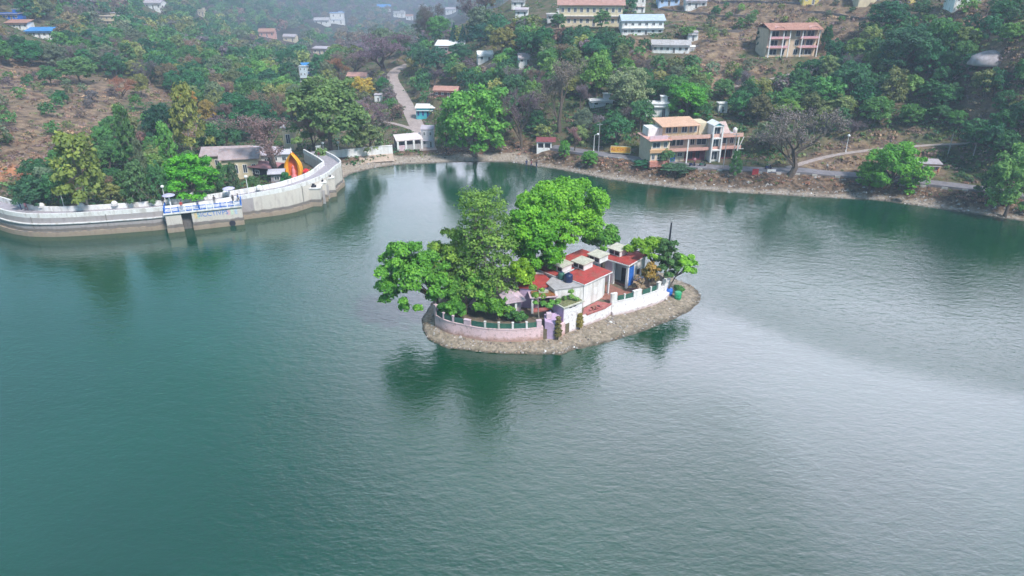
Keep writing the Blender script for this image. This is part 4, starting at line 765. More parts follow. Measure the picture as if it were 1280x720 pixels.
KEY = [   # kind, base px, base py, crown width px, height px, colour, label
 ('dome', 415, 196, 112, 104, (0.09, .15, .055), 'largest grey green spreading tree on the bank right of the orange canopy'),
 ('dome', 594, 196, 104, 92, (.085, .22, .045), 'big rounded bright green tree standing on the beach in the middle of the far shore'),
 ('round', 558, 190, 30, 50, (.08, .2, .05), 'small bright tree at the left edge of the big rounded beach tree'),
 ('oval', 463, 196, 46, 42, (.10, .14, .06), 'dusty olive bush tree left of the white lakeside gate wall'),
 ('dome', 243, 254, 82, 62, (.07, .25, .03), 'brilliant green tree right behind the dam platform with the blue railing'),
 ('oval', 206, 262, 30, 60, (.045, .12, .05), 'dark slender tree left of the brilliant green tree behind the dam'),
 ('tall', 112, 266, 78, 92, (.13, .17, .045), 'yellow olive feathery tree behind the left half of the dam'),
 ('round', 48, 266, 52, 46, (.035, .09, .05), 'dark bushy tree behind the dam near its left end'),
 ('oval', 78, 264, 34, 50, (.045, .13, .055), 'green tree beside the left dam lamp post'),
 ('tall', 178, 262, 44, 60, (.06, .12, .05), 'mid green tree behind the dam left of the second lamp post'),
 ('round', 158, 210, 44, 40, (.05, .14, .045), 'bright capped tree on a pale leaning trunk behind the dam woods'),
 ('tall', 168, 215, 34, 78, (.055, .12, .04), 'tall thin tree with pale trunk in the woods behind the dam'),
 ('round', 210, 190, 50, 60, (.018, .06, .035), 'darkest rounded tree in the woods behind the dam'),
 ('tall', 242, 200, 54, 88, (.14, .16, .045), 'tall yellowing feathery tree behind the brilliant green tree'),
 ('tall', 218, 228, 34, 70, (.08, .20, .05), 'light green narrow tree above the platform woods'),
 ('tall', 187, 250, 22, 72, (.09, .12, .07), 'grey green pole like tree left of the light green narrow tree'),
 ('round', 322, 174, 66, 50, (.025, .09, .04), 'large dark green tree up slope of the cream house behind the dam'),
 ('round', 285, 190, 44, 40, (.04, .11, .05), 'dark green tree left above the cream house behind the dam'),
 ('bare', 345, 222, 96, 72, (.17, .12, .115), 'large reddish brown bare tree left of the orange canopy'),
 ('bare', 392, 190, 40, 42, (.22, .14, .12), 'small bare tree between the big bare tree and the grey green tree'),
 ('oval', 283, 246, 30, 44, (.045, .12, .045), 'shaded green tree between the brilliant tree and the cream house'),
 ('oval', 318, 242, 20, 24, (.06, .12, .05), 'small grey green tree against the cream house wall'),
 ('bush', 358, 231, 14, 20, (.025, .11, .04), 'dark round clipped bush at the foot of the orange canopy'),
 ('tall', 296, 247, 18, 42, (.05, .09, .045), 'narrow dark cypress in front of the cream house'),
 ('bush', 331, 245, 22, 18, (.06, .14, .05), 'low green bush between the cream house and the dam wall'),
 ('bush', 392, 222, 26, 12, (.08, .18, .04), 'low green flower bushes right of the orange canopy'),
 ('bare', 425, 102, 34, 28, (.24, .13, .07), 'rusty brown tree left of the pale red roofed house'),
 ('bare', 478, 92, 90, 46, (.13, .09, .11), 'wide purple brown bare tree at the top of the dusty road'),
 ('bare', 445, 95, 50, 30, (.15, .11, .10), 'purplish bare tree above the pale red roofed house'),
 ('round', 452, 122, 44, 26, YEL, 'yellow autumn tree left of the dusty road'),
 ('bare', 465, 160, 42, 30, (.16, .11, .13), 'purple brown bare tree left of the lower dusty road'),
 ('round', 480, 118, 18, 22, (.03, .13, .04), 'small deep green tree beside the dusty road bend'),
 ('oval', 548, 98, 40, 40, (.03, .09, .06), 'dark green tree right of the top of the dusty road'),
 ('round', 528, 92, 30, 34, (.04, .10, .055), 'dark tree on the spur beside the road top'),
 ('cone', 568, 56, 12, 26, (.02, .07, .06), 'left one of the dark pines on the hazy ridge'),
 ('cone', 579, 56, 12, 24, (.02, .07, .06), 'right one of the dark pines on the hazy ridge'),
 ('round', 600, 60, 34, 30, (.025, .08, .06), 'dark tree on the ridge right of the two pines'),
 ('round', 628, 70, 40, 36, (.14, .14, .045), 'yellowish brown rounded tree on the ridge above the small white house'),
 ('round', 575, 82, 34, 28, (.03, .09, .05), 'dark tree between the two small houses on the spur'),
 ('bare', 700, 165, 74, 80, (.14, .12, .10), 'large grey brown bare tree on the slope above the white lake kiosk'),
 ('bare', 650, 185, 50, 70, (.12, .09, .10), 'dusky bare tree left above the white lake kiosk'),
 ('round', 745, 125, 46, 60, (.10, .20, .05), 'yellow green tree on the slope left of the pale silvery tree'),
 ('dome', 783, 142, 66, 60, (.15, .19, .10), 'pale silvery green rounded tree above the hotel'),
 ('dome', 857, 150, 58, 44, (.065, .22, .035), 'bright green rounded tree behind the hotel roof'),
 ('round', 665, 140, 30, 40, (.09, .17, .05), 'light green tree above left of the white lake kiosk'),
 ('bare', 718, 190, 20, 30, (.26, .15, .15), 'pinkish dry tree right of the white lake kiosk'),
 ('round', 705, 200, 16, 26, (.07, .20, .04), 'small bright green tree on the bank right of the white lake kiosk'),
 ('round', 736, 209, 24, 22, (.07, .19, .04), 'round bright green bush tree on the bank below the yellow sign'),
 ('oval', 770, 185, 44, 44, (.04, .12, .055), 'dark leafy tree above the yellow sign'),
 ('oval', 800, 165, 40, 44, (.05, .13, .055), 'green tree at the left side of the hotel'),
 ('oval', 832, 206, 24, 22, (.06, .14, .055), 'bluish green bush tree before the left wing of the hotel'),
 ('bush', 802, 209, 20, 12, (.03, .11, .06), 'dark bush on the road edge left of the hotel'),
 ('bush', 845, 212, 40, 10, (.05, .10, .06), 'low hedge bush on the road edge before the hotel'),
 ('tall', 918, 222, 20, 34, (.06, .15, .055), 'small tree on the bank left of the red board'),
 ('bare', 988, 219, 98, 80, (.15, .13, .12), 'wide grey bare tree leaning over the lakeside road right of the hotel'),
 ('oval', 960, 190, 50, 40, (.09, .12, .07), 'dusty olive bush tree under the wide grey bare tree'),
 ('dome', 1112, 240, 84, 62, (.08, .22, .035), 'bright green spreading tree on the bank right of the bare tree'),
 ('round', 1085, 243, 40, 40, (.07, .19, .035), 'left lobe tree of the bright bank tree, slightly darker'),
 ('bush', 1140, 222, 30, 18, (.13, .20, .04), 'yellow green bush before the low lakeside hut'),
 ('dome', 1256, 270, 74, 88, (.10, .20, .06), 'drooping green tree at the right edge of the far shore'),
 ('tall', 1232, 252, 34, 44, (.05, .11, .05), 'dark bush tree left of the drooping tree at the right edge'),
 ('round', 925, 150, 38, 36, (.04, .13, .05), 'green rounded tree uphill of the hotel stair tower'),
 ('round', 985, 150, 40, 26, (.11, .2, .045), 'light green low tree above the wide grey bare tree'),
 ('round', 922, 102, 16, 18, (.045, .13, .045), 'small round tree below the brown terrace field'),
 ('round', 937, 32, 16, 16, (.08, .15, .06), 'small pale tree on the terraces left of the red roofed block'),
 ('round', 894, 22, 14, 14, (.04, .12, .05), 'small tree on the upper terraces above the white cottages'),
 ('round', 950, 66, 18, 34, (.02, .06, .05), 'dark tree against the left side of the red roofed block'),
 ('round', 1030, 66, 16, 34, (.03, .09, .04), 'dark tree against the right side of the red roofed block'),
 ('round', 1105, 42, 54, 40, (.02, .08, .04), 'dark green tree on the ridge top right of the red roofed block'),
 ('dome', 1128, 100, 84, 66, (.03, .085, .045), 'huge dark green tree in the middle of the right hillside wood'),
 ('round', 1070, 82, 40, 34, (.09, .15, .045), 'olive tree left of the grey hillside shed'),
 ('round', 1060, 130, 60, 52, (.035, .10, .05), 'dark green tree below the grey hillside shed'),
 ('round', 1185, 75, 34, 48, (.04, .12, .04), 'dark tree uphill left of the pale boulder'),
 ('oval', 752, 36, 26, 24, (.06, .14, .05), 'green tree before the right half of the large cream school building'),
 ('oval', 698, 38, 24, 22, (.05, .12, .05), 'green tree at the left corner below the school building'),
 ('oval', 718, 28, 30, 34, (.03, .12, .05), 'deep green tree in front of the large cream school building'),
 ('oval', 782, 22, 36, 34, (.03, .10, .05), 'dark green tree between the school building and the white two storey block'),
 ('bush', 860, 48, 26, 18, (.08, .16, .04), 'green bush right of the white two storey block'),
 ('round', 65, 108, 30, 26, (.05, .13, .05), 'mid green tree at the edge of the brown left hillside clearing'),
 ('round', 78, 130, 20, 18, (.025, .11, .045), 'lone dark green tree on the brown left hillside'),
 ('round', 100, 105, 52, 34, (.07, .14, .055), 'broad green tree along the upper edge of the brown clearing'),
 ('bare', 155, 125, 34, 26, (.24, .12, .08), 'reddish bare tree standing on the brown left hillside'),
 ('round', 178, 122, 26, 30, (.14, .15, .05), 'olive capped tree right of the reddish bare tree'),
 ('round', 235, 140, 30, 28, (.28, .16, .04), 'orange yellow tree on the left slope above the dark woods'),
 ('round', 262, 158, 26, 34, (.22, .17, .05), 'golden topped tree left of the large dark green tree'),
]
NAMED = []
for k in KEY:
    o = plant(*k[:6], label=k[6]); NAMED.append((k[1], k[2]-k[4]*.5, max(k[3], k[4])))
#%%DAM
# ================================================================== DAM
def water_stained(name, top, z1=.95, z2=1.6, mid=(0.20, 0.18, 0.17), low=(0.38, 0.30, 0.24)):
    m, n, l, b, o = newmat(name); b.inputs['Roughness'].default_value = .88
    g = n.new('ShaderNodeNewGeometry'); sp = n.new('ShaderNodeSeparateXYZ'); l.new(g.outputs['Position'], sp.inputs[0])
    mp = n.new('ShaderNodeMapping'); mp.inputs['Scale'].default_value = (1, 1, .25); l.new(g.outputs['Position'], mp.inputs[0])
    t = n.new('ShaderNodeTexNoise'); t.inputs['Scale'].default_value = .9; t.inputs['Detail'].default_value = 8; l.new(mp.outputs[0], t.inputs['Vector'])
    ad = n.new('ShaderNodeMath'); ad.operation = 'MULTIPLY_ADD'; ad.inputs[1].default_value = .5; l.new(t.outputs['Fac'], ad.inputs[0]); l.new(sp.outputs['Z'], ad.inputs[2])
    r = n.new('ShaderNodeValToRGB'); e = r.color_ramp.elements; sc = 5.5
    e[0].position = 0; e[0].color = (*[c*.8 for c in low], 1); e[1].position = 1; e[1].color = (*top, 1)
    for p, c in (((z1+.20)/sc, low), ((z1+.28)/sc, mid), ((z2+.1)/sc, mid), ((z2+.3)/sc, tuple(c*.9 for c in top))): x = e.new(p); x.color = (*c, 1)
    mr = n.new('ShaderNodeMath'); mr.operation = 'DIVIDE'; mr.inputs[1].default_value = sc; l.new(ad.outputs[0], mr.inputs[0]); l.new(mr.outputs[0], r.inputs[0])
    t2 = n.new('ShaderNodeTexNoise'); t2.inputs['Scale'].default_value = 1.7; t2.inputs['Detail'].default_value = 8; l.new(mp.outputs[0], t2.inputs['Vector'])
    r2 = n.new('ShaderNodeMapRange'); r2.inputs[1].default_value = .5; r2.inputs[2].default_value = .72; r2.inputs[4].default_value = .5; l.new(t2.outputs['Fac'], r2.inputs[0])
    m2 = n.new('ShaderNodeMix'); m2.data_type = 'RGBA'; m2.blend_type = 'MULTIPLY'; l.new(r2.outputs[0], m2.inputs[0]); l.new(r.outputs[0], m2.inputs[6]); m2.inputs[7].default_value = (.62, .56, .58, 1); l.new(m2.outputs[2], b.inputs['Base Color'])
    return m
DAMW = water_stained('dam_plaster_white', (.66, .61, .57)); DAMG = water_stained('dam_plaster_grey', (.42, .385, .40))
NAVYROPE = DARK
DW = [a2(*p) for p in DAMF] + [(-39.6, 161.5), (-42.0, 166.0), (-45.2, 170.5), (-48.5, 175.5)]
DW = [tuple(p) for p in resample(smoothline(DW, 2), 1.6)]
dx = np.array([p[0] for p in DW]); deck = 3.75+1.15*sstep(-66, -42, dx)*np.ones(len(DW))
def body(name, off0, wid, z0, z1, m, root, i0=0, i1=None, cat=None):
    L = offset(DW, off0)[i0:i1]; zz0 = (z0 if hasattr(z0, '__len__') else np.full(len(DW), z0))[i0:i1]; zz1 = (z1 if hasattr(z1, '__len__') else np.full(len(DW), z1))[i0:i1]
    return MB().strip(L, list(zz0), list(zz1), wid).obj(name, m, root)
isp = int(np.argmin(abs(dx+53)));
dam = thing('dam_wall', 'long curving white masonry dam wall with a parapet walkway on the left', 'dam')
body('wall_face', 0, 4.2, -4.0, deck, [DAMG], dam, 0, isp+1); body('wall_face', .003, 4.2, -4.0, deck-.003, [DAMW], dam, isp)
body('ledge', -.28, .3, 2.5, 2.68, [WHITE], dam, 0, int(np.argmin(abs(dx+64))))
body('ledge', -.35, .36, -2, .95, [DAMW], dam)
body('front_parapet', .0, .35, deck+.004, deck+.85, [WHITE], dam); body('back_parapet', 3.85, .4, deck+.004, deck+.95, [WHITE], dam)
body('walkway', .36, 3.4, deck, deck+.05, [mat('dam_walkway', (.38, .35, .40), .9, .2, 1.2, (.26, .23, .25), .4)], dam)
LJ = offset(DW, -.02)
for k in range(6, len(DW)-4, 8):
    if -66 < DW[k][0] < -52.5: continue
    a_ = math.atan2(DW[k+1][1]-DW[k-1][1], DW[k+1][0]-DW[k-1][0]); MB().box(-.09, .09, -.04, .1, 1.35, float(deck[k])+.2).obj('wall_joint', [mat('damp_joint', (.26, .24, .23), .95, .3, 2)], dam, (LJ[k][0], LJ[k][1], 0), a_)
# viewing platform with sluice recess
pA = np.array(a2(211, 291)); pB = np.array(a2(305.5, 280.3)); pr = math.atan2(*(pB-pA)[::-1]); PL = float(np.linalg.norm(pB-pA)); g0, g1 = PL*.20, PL*.335
plat = thing('viewing_platform', 'white viewing platform with blue railing projecting from the dam', 'platform', (pA[0], pA[1], 0), pr)
MB().box(0, g0, 0, 4.5, -3, 3.75).obj('pier', [DAMW], plat); MB().box(g1, PL, 0, 4.5, -3, 3.75).obj('pier', [DAMW], plat); MB().box(g0, g1, 1.2, 4.5, -3, 3.75).obj('recess_wall', [mat('dark_grey_recess', (.16, .15, .15), .9, .35, 2)], plat)  # recess wall is a darker grey than the piers
MB().box(-.25, PL+.15, -.3, 4.6, 3.755, 4.05).obj('deck', [WHITE], plat)
MB().box(-.1, g0+.1, -.2, 0, -2, 1.35).box(g1-.1, PL+.1, -.2, 0, -2, 1.35).obj('footing', [DAMW], plat)
for k in range(4): MB().box(g0+.25+k*.62, g0+.4+k*.62, 1.4, 1.6, -1, 3.75).obj('gate_post', [DARK if k % 2 else GREYSLAB], plat)
MB().tube([(PL*.845, -.24, .55), (PL*.845, .1, .55)], .62, 16).obj('outlet_pipe', DARK, plat)
npan = 11
for k in range(npan+1):
    x = k*(PL/npan); MB().box(x-.09, x+.09, -.2, -.02, 4.05, 5.1).obj('railing_post', [BLUEP if k in (0, 2, 5, 8, 11) else WHITE2], plat)
    if k < npan:
        mb = MB(); a, b_ = x+.1, x+PL/npan-.1; mb.box(a, b_, -.16, -.06, 4.92, 5.05).box(a, b_, -.16, -.06, 4.12, 4.25)
        for q in range(5): mb.box(a+(b_-a)*(q+.35)/5, a+(b_-a)*(q+.65)/5, -.14, -.08, 4.25, 4.92)
        mb.obj('railing_panel', [[BLUEP, BLUEP, mat('faded_blue', (.30, .42, .68), .7, .2, 2), BLUEP][k % 4]], plat)
MB().box(-.15, .0, .05, 4.4, 4.05, 5.0).obj('railing_panel', [BLUEP], plat); MB().box(PL, PL+.12, .05, 4.4, 4.05, 5.0).obj('railing_panel', [BLUEP], plat)
def lettering(txt, size, m, parent, loc, rot, name='lettering', ext=.02, sx=1.0):
    c = bpy.data.curves.new('txt', 'FONT'); c.body = txt; c.size = size; c.extrude = ext; c.align_x = 'CENTER'; c.align_y = 'CENTER'; c.resolution_u = 2
    t = bpy.data.objects.new('txt', c); C.objects.link(t); bpy.context.view_layer.update(); dg = bpy.context.evaluated_depsgraph_get()
    me = bpy.data.meshes.new_from_object(t.evaluated_get(dg)); C.objects.unlink(t); bpy.data.objects.remove(t); me.materials.clear(); me.materials.append(m)
    o = bpy.data.objects.new(name, me); link(o, parent, loc); o.rotation_euler = rot; o.scale = (sx, 1, 1); return o
lettering('SICCTIVPS', 1.35, mat('pale_blue_lettering', (.10, .24, .62), .8, .15, 2), plat, (PL*.61, -.03, 2.95), (math.pi/2, 0, 0), sx=.95)
for k, cc in enumerate([(.75, .6, .35), (.55, .7, .5), (.75, .5, .55), (.6, .72, .6), (.5, .6, .75)]):
    x = PL*(.37+.035*k) if k < 2 else PL*(.80+.05*(k-2)); MB().box(x, x+.5, -.03, -.003, 2.3, 3.4).obj('painted_panel', [mat('faded_paint_%d' % k, tuple(c*.95 for c in cc), .85, .25, 3)], plat)
# sluice piers at the curve
q0 = np.array(a2(386, 258.5)); 
for k, (px, py, wd, dp, h, rz, lab) in enumerate([(385.5, 258, 2.9, 3.2, 3.9, 4, 'nearest and widest of the three white sluice piers at the dam curve'), (401.5, 252.5, 1.5, 3.0, 4.2, 20, 'middle narrow white sluice pier at the dam curve'), (411, 247, 1.8, 3.0, 4.3, 34, 'farthest white sluice pier at the dam curve')]):
    x, y = a2(px, py); t = thing('sluice_pier', lab, 'pier', (x, y, 0), R(rz), 'sluice piers at the dam curve')
    MB().box(0, wd, 0, dp, -3, h).obj('pier_body', [DAMW], t); MB().box(-.12, wd+.12, -.15, dp, h, h+.18).obj('cap', [WHITE], t); MB().box(-.1, wd+.1, -.12, 0, -2, 1.3).obj('footing', [DAMW], t)
    mb = MB(); mb.box(wd*.3, wd*.7, .5, 1.1, h+.18, h+.6).box(wd*.4, wd*.6, .7, .9, h+.6, h+.95); mb.obj('hoist', [DARK], t)
    MB().box(wd+.05, wd+.6, 1.6, 1.8, -1, h-.9).obj('sluice_gate', [GREYSLAB], t)
x, y = a2(377, 249, 2.0)
# walkway furniture
def on_deck(px, py):                                    # point on the dam deck whose base shows at this pixel
    best = None
    for s in np.linspace(3.7, 5.0, 27):
        P = a2(px, py, s); d = np.hypot(np.array([p[0] for p in DW])-P[0], np.array([p[1] for p in DW])-P[1]); k = int(np.argmin(d)); e = abs(deck[k]+.05-s)
        if best is None or e < best[0]: best = (e, P[0], P[1], s)
    return best[1:]
LAMPS = []
def lamp_post(label, loc, h, group='slim lamp posts round the lake', rz=0, arm=.0):
    t = thing('lamp_post', label, 'lamp post', loc, rz, group); mb = MB(); mb.tube([(0, 0, 0), (0, 0, h)], [.10, .06], 6); mb.lathe([(.16, 0), (.16, .3), (.1, .4)], 8)
    if arm: mb.tube([(0, 0, h), (arm*.5, 0, h+.3), (arm, 0, h+.2)], .05, 5)
    mb.obj('pole', WHITE2, t); MB().lathe([(.08, h), (.3, h+.12), (.36, h+.32), (.26, h+.52), (.08, h+.6)], 10, (arm, 0)).obj('lamp_globe', mat('milky_glass', (.82, .84, .86), .3, .03, 2), t, smooth=True); return t
for px, py, h, lab in [(79, 263.5, 3.3, 'white globe lamp post on the left stretch of the dam'), (206, 257, 3.5, 'white globe lamp post just left of the blue railed platform')]:
    x, y, z = on_deck(px, py); lamp_post(lab, (x, y+.6, z), h)
x, y, z = on_deck(309, 246); lamp_post('plain tall lamp post right of the blue railed platform', (x, y+1.0, z-.5), 4.2)
for lab, f, yy in [('left lilac mushroom shaped canopy on the dam platform', .07, 3.4), ('right lilac mushroom shaped canopy on the dam platform', .86, 4.0)]:
    ca, sa = math.cos(pr), math.sin(pr); x, y = PL*f, yy; t = thing('mushroom_canopy', lab, 'canopy', (pA[0]+x*ca-y*sa, pA[1]+x*sa+y*ca, 4.05), 0, 'mushroom canopies on the dam')
    MB().lathe([(.35, 0), (.2, .2), (.15, .5), (.15, 2.2), (.3, 2.4)], 10).obj('stem', WHITE2, t); MB().lathe([(.3, 2.35), (1.15, 2.42), (1.22, 2.52), (1.1, 2.6), (.5, 2.8), (.1, 2.86)], 18).obj('cap', mat('lilac_canopy', (.52, .50, .74), .8, .12, 2), t, smooth=True)
for px, py, lab in [(48, 263, 'white dome bollard on the far left dam parapet'), (98, 263, 'white dome bollard on the dam left of the middle'), (140, 260.5, 'white dome bollard on the dam before the second lamp'), (238, 249.5, 'white dome bollard behind the platform, left one'), (280, 246, 'white dome bollard behind the platform, right one'), (322, 240, 'white dome bollard right of the platform')]:
    x, y, z = on_deck(px, py+3); t = thing('dome_bollard', lab, 'bollard', (x, y+1.4, z+.85)); MB().lathe([(.55, 0), (.62, .12), (.55, .4), (.38, .62), (.12, .74)], 12).obj('dome', WHITE2, t, smooth=True); MB().lathe([(.68, -.12), (.68, 0)], 12).obj('base', WHITE, t)
# ---- walls along the far bank
def zat(x, y): return float(height(x, y))
L = [a2(*p, 2.2) for p in [(401, 199), (420, 197.5), (443, 195), (466, 192), (491, 190.5)]]; L = [tuple(p) for p in smoothline(L, 2)]
r = thing('bank_wall', 'curved white retaining wall on the bank beyond the dam end', 'wall', (0, 0, 0)); MB().strip(L, .8, 3.9, .5).obj('wall_face', [WHITE2], r); MB().strip(offset(L, -.08), 3.9, 4.05, .66).obj('coping', [WHITE], r)
ap = offset(L, -3.2); mb = MB()
for k in range(len(L)-1): mb.quad([(*ap[k], .75), (*ap[k+1], .75), (L[k+1][0], L[k+1][1], 1.9), (L[k][0], L[k][1], 1.9)])
mb.obj('sloped_apron', [mat('beige_concrete', (.48, .38, .32), .9, .2, 1)], r)
t = thing('gate_pillar', 'white gate pillar at the far end of the dam walkway', 'pillar', (*a2(399, 193, 3.9), 3.9)); MB().box(-.5, .5, -.5, .5, -3, 2.0).obj('post', WHITE2, t); MB().box(-.6, .6, -.6, .6, 2.0, 2.2).obj('cap', WHITE, t)
for px in (385, 388, 418.5, 423): 
    pass
x0, y0 = a2(497, 190.3, 1.3); x1, y1 = a2(529, 187.2, 1.3); a = math.atan2(y1-y0, x1-x0); Lg = math.hypot(x1-x0, y1-y0)
r = thing('bank_colonnade', 'pale sloping canopy on white posts beside the foot of the dusty road', 'canopy', (x0, y0, .6), a)
for k in range(4): MB().box(k*(Lg-.5)/3, k*(Lg-.5)/3+.5, 0, .5, 0, 3.6).obj('post', WHITE2, r)
MB().prism([(-.2, 0), (Lg+.1, 0), (Lg+.1, 3.2), (-.2, 3.2)], [3.55, 3.55, 4.6, 4.6], [3.75, 3.75, 4.8, 4.8]).obj('roof', [mat('pinkish_white_roof', (.68, .60, .62), .8, .15, 1)], r)
for k in range(3): u = k*(Lg-.5)/3+.5; MB().box(u, u+(Lg-.5)/3-.5, .15, .3, .5, 1.1).box(u, u+(Lg-.5)/3-.5, .2, .25, 1.1, 2.4).obj('rail', [GREYSLAB if k else PINK], r)
MB().box(0, Lg, 3.0, 3.3, 0, 4.5).obj('back_wall', [mat('dull_lilac_wall', (.38, .32, .36), .9, .2, 1)], r)

# ================================================================== BUILDINGS
WIN_CACHE = {}
def window(parent, u, z, w_, h_, v=0.0, face='front', name='window', m_frame=None, m_pane=None, depth=.08):
    m_frame = m_frame or WHITE2; m_pane = m_pane or GLASS; key = (round(w_, 2), round(h_, 2), m_frame.name, m_pane.name)
    if key not in WIN_CACHE:
        t = min(.1, w_*.12); mb = MB()
        mb.box(-w_/2, w_/2, -depth, .02, 0, t, 0).box(-w_/2, w_/2, -depth, .02, h_-t, h_, 0).box(-w_/2, -w_/2+t, -depth, .02, t, h_-t, 0).box(w_/2-t, w_/2, -depth, .02, t, h_-t, 0).box(-t*.3, t*.3, -depth*.8, .02, t, h_-t, 0)
        mb.box(-w_/2+t, w_/2-t, -.02, .02, t, h_-t, 1); me = mb.mesh(name, [m_frame, m_pane]); fix_normals(me); WIN_CACHE[key] = me
    o = link(bpy.data.objects.new(name, WIN_CACHE[key]), parent)
    if face == 'front': o.location = (u, v, z)
    elif face == 'left': o.location = (v, u, z); o.rotation_euler = (0, 0, -math.pi/2)
    elif face == 'right': o.location = (v, u, z); o.rotation_euler = (0, 0, math.pi/2)
    return o
def gable(mb, x0, x1, y0, y1, z, h, along='x', over=.35, th=.14):
    x0 -= over; x1 += over; y0 -= over; y1 += over
    if along == 'x':
        ym = (y0+y1)/2; a = [(x0, y0, z), (x1, y0, z), (x1, ym, z+h), (x0, ym, z+h), (x0, y1, z), (x1, y1, z)]
        for q in ((0, 1, 2, 3), (3, 2, 5, 4)): mb.quad([a[i] for i in q]); mb.quad([(a[i][0], a[i][1], a[i][2]-th) for i in q])
        mb.quad([a[0], a[1], (x1, y0, z-th), (x0, y0, z-th)]); mb.quad([a[4], a[5], (x1, y1, z-th), (x0, y1, z-th)])
        for x in (x0, x1): mb.quad([(x, y0, z), (x, ym, z+h), (x, ym, z+h-th), (x, y0, z-th)]); mb.quad([(x, y1, z), (x, ym, z+h), (x, ym, z+h-th), (x, y1, z-th)])
    else:
        xm = (x0+x1)/2; a = [(x0, y0, z), (x0, y1, z), (xm, y1, z+h), (xm, y0, z+h), (x1, y0, z), (x1, y1, z)]
        for q in ((0, 1, 2, 3), (3, 2, 5, 4)): mb.quad([a[i] for i in q]); mb.quad([(a[i][0], a[i][1], a[i][2]-th) for i in q])
        for y in (y0, y1): mb.quad([(x0, y, z), (xm, y, z+h), (xm, y, z+h-th), (x0, y, z-th)]); mb.quad([(x1, y, z), (xm, y, z+h), (xm, y, z+h-th), (x1, y, z-th)])
        mb.quad([a[0], a[1], (x0, y1, z-th), (x0, y0, z-th)]); mb.quad([a[4], a[5], (x1, y1, z-th), (x1, y0, z-th)])
    return mb
def house(label, px, py, wpx, hpx, rot=0, storeys=1, wall=WHITE, roof='flat', roofm=GREYSLAB, cols=4, deep=.7, name='house', cat='house', band=None, door=True, frame=None, winm=None, xyz=None):
    """px,py: centre of the front wall's foot; wpx,hpx: wall width and wall height in the photograph"""
    x, y, z = xyz or hit(px, py); t = depth_of(x, y, z); W = wpx*t/F_PX; H = hpx*t/F_PX/math.cos(math.atan2(CAM_H-z, y)); D = W*deep
    r = thing(name, label, cat, (x, y, z), R(rot)); x0, x1 = -W/2, W/2
    if roof == 'gable' and roofm is not None:
        rh = min(D, W)*.28; mb = MB().box(x0, x1, 0, D, -2.5, H)
        mb.obj('wall', [wall], r); al = 'x' if W >= D*.9 else 'y'; gb = MB()
        if al == 'x':
            for xx in (x0+.02, x1-.02): gb.quad([(xx, 0, H), (xx, D, H), (xx, D/2, H+rh*.93)])
        else:
            for yy in (.02, D-.02): gb.quad([(x0, yy, H), (x1, yy, H), (0, yy, H+rh*.93)])
        gb.obj('gable', [wall], r); gable(MB(), x0, x1, 0, D, H+.04, rh, al, .04*W).obj('roof', [roofm], r)
    elif roof == 'mono':
        MB().box(x0, x1, 0, D, -2.5, H).obj('wall', [wall], r); o_ = .05*W
        MB().prism([(x0-o_, -o_*1.5), (x1+o_, -o_*1.5), (x1+o_, D+o_), (x0-o_, D+o_)], [H+.02, H+.02, H+.02+D*.16, H+.02+D*.16], [H+.16, H+.16, H+.16+D*.16, H+.16+D*.16]).obj('roof', [roofm], r)
    else:
        MB().box(x0, x1, 0, D, -2.5, H).obj('wall', [wall], r); o_ = .03*W+.15
        MB().box(x0-o_, x1+o_, -o_, D+o_, H, H+.18).obj('roof', [roofm], r); MB().strip([(x1-.1, .1), (x0+.1, .1)], H+.18, H+.55, -.15).obj('parapet', [wall], r)
    sh = H/storeys; ww = min(1.5, W/(cols+1)*.55); 
    for s_ in range(storeys):
        for c in range(cols):
            u = x0+W*(c+.5)/cols
            if s_ == 0 and door and c == cols//2: window(r, u, .02, ww*.9, sh*.68, 0, 'front', 'door', frame, DARK)
            else: window(r, u, s_*sh+sh*.32, ww, sh*.42, 0, 'front', 'window', frame, winm)
        for c in range(max(1, int(cols*deep*.5))): window(r, D*(c+.5)/max(1, int(cols*deep*.5)), s_*sh+sh*.32, ww, sh*.42, x0 if rot <= 0 else x0, 'left', 'window', frame, winm); 
    if storeys >= 1 and W > 4 and roof == 'flat': MB().box(x1-W*.38, x1-W*.1, D*.35, D*.8, H+.18, H+1.7).obj('stair_room', [wall], r); MB().box(x1-W*.42, x1-W*.06, D*.3, D*.85, H+1.7, H+1.85).obj('stair_roof', [roofm], r)
    if W > 3: MB().box(x0+.1, x1-.1, -.6, .0, sh*.78, sh*.78+.08).obj('sunshade', [roofm], r); MB().tube([(x0+.25, -.06, 0), (x0+.25, -.06, H)], .05, 4).obj('downpipe', [GREYSLAB], r)
    if band is not None:
        for s_ in range(1, storeys): MB().box(x0-.25, x1+.25, -.55, .02, s_*sh-.12, s_*sh+.06).obj('balcony_slab', [band], r)
    return r
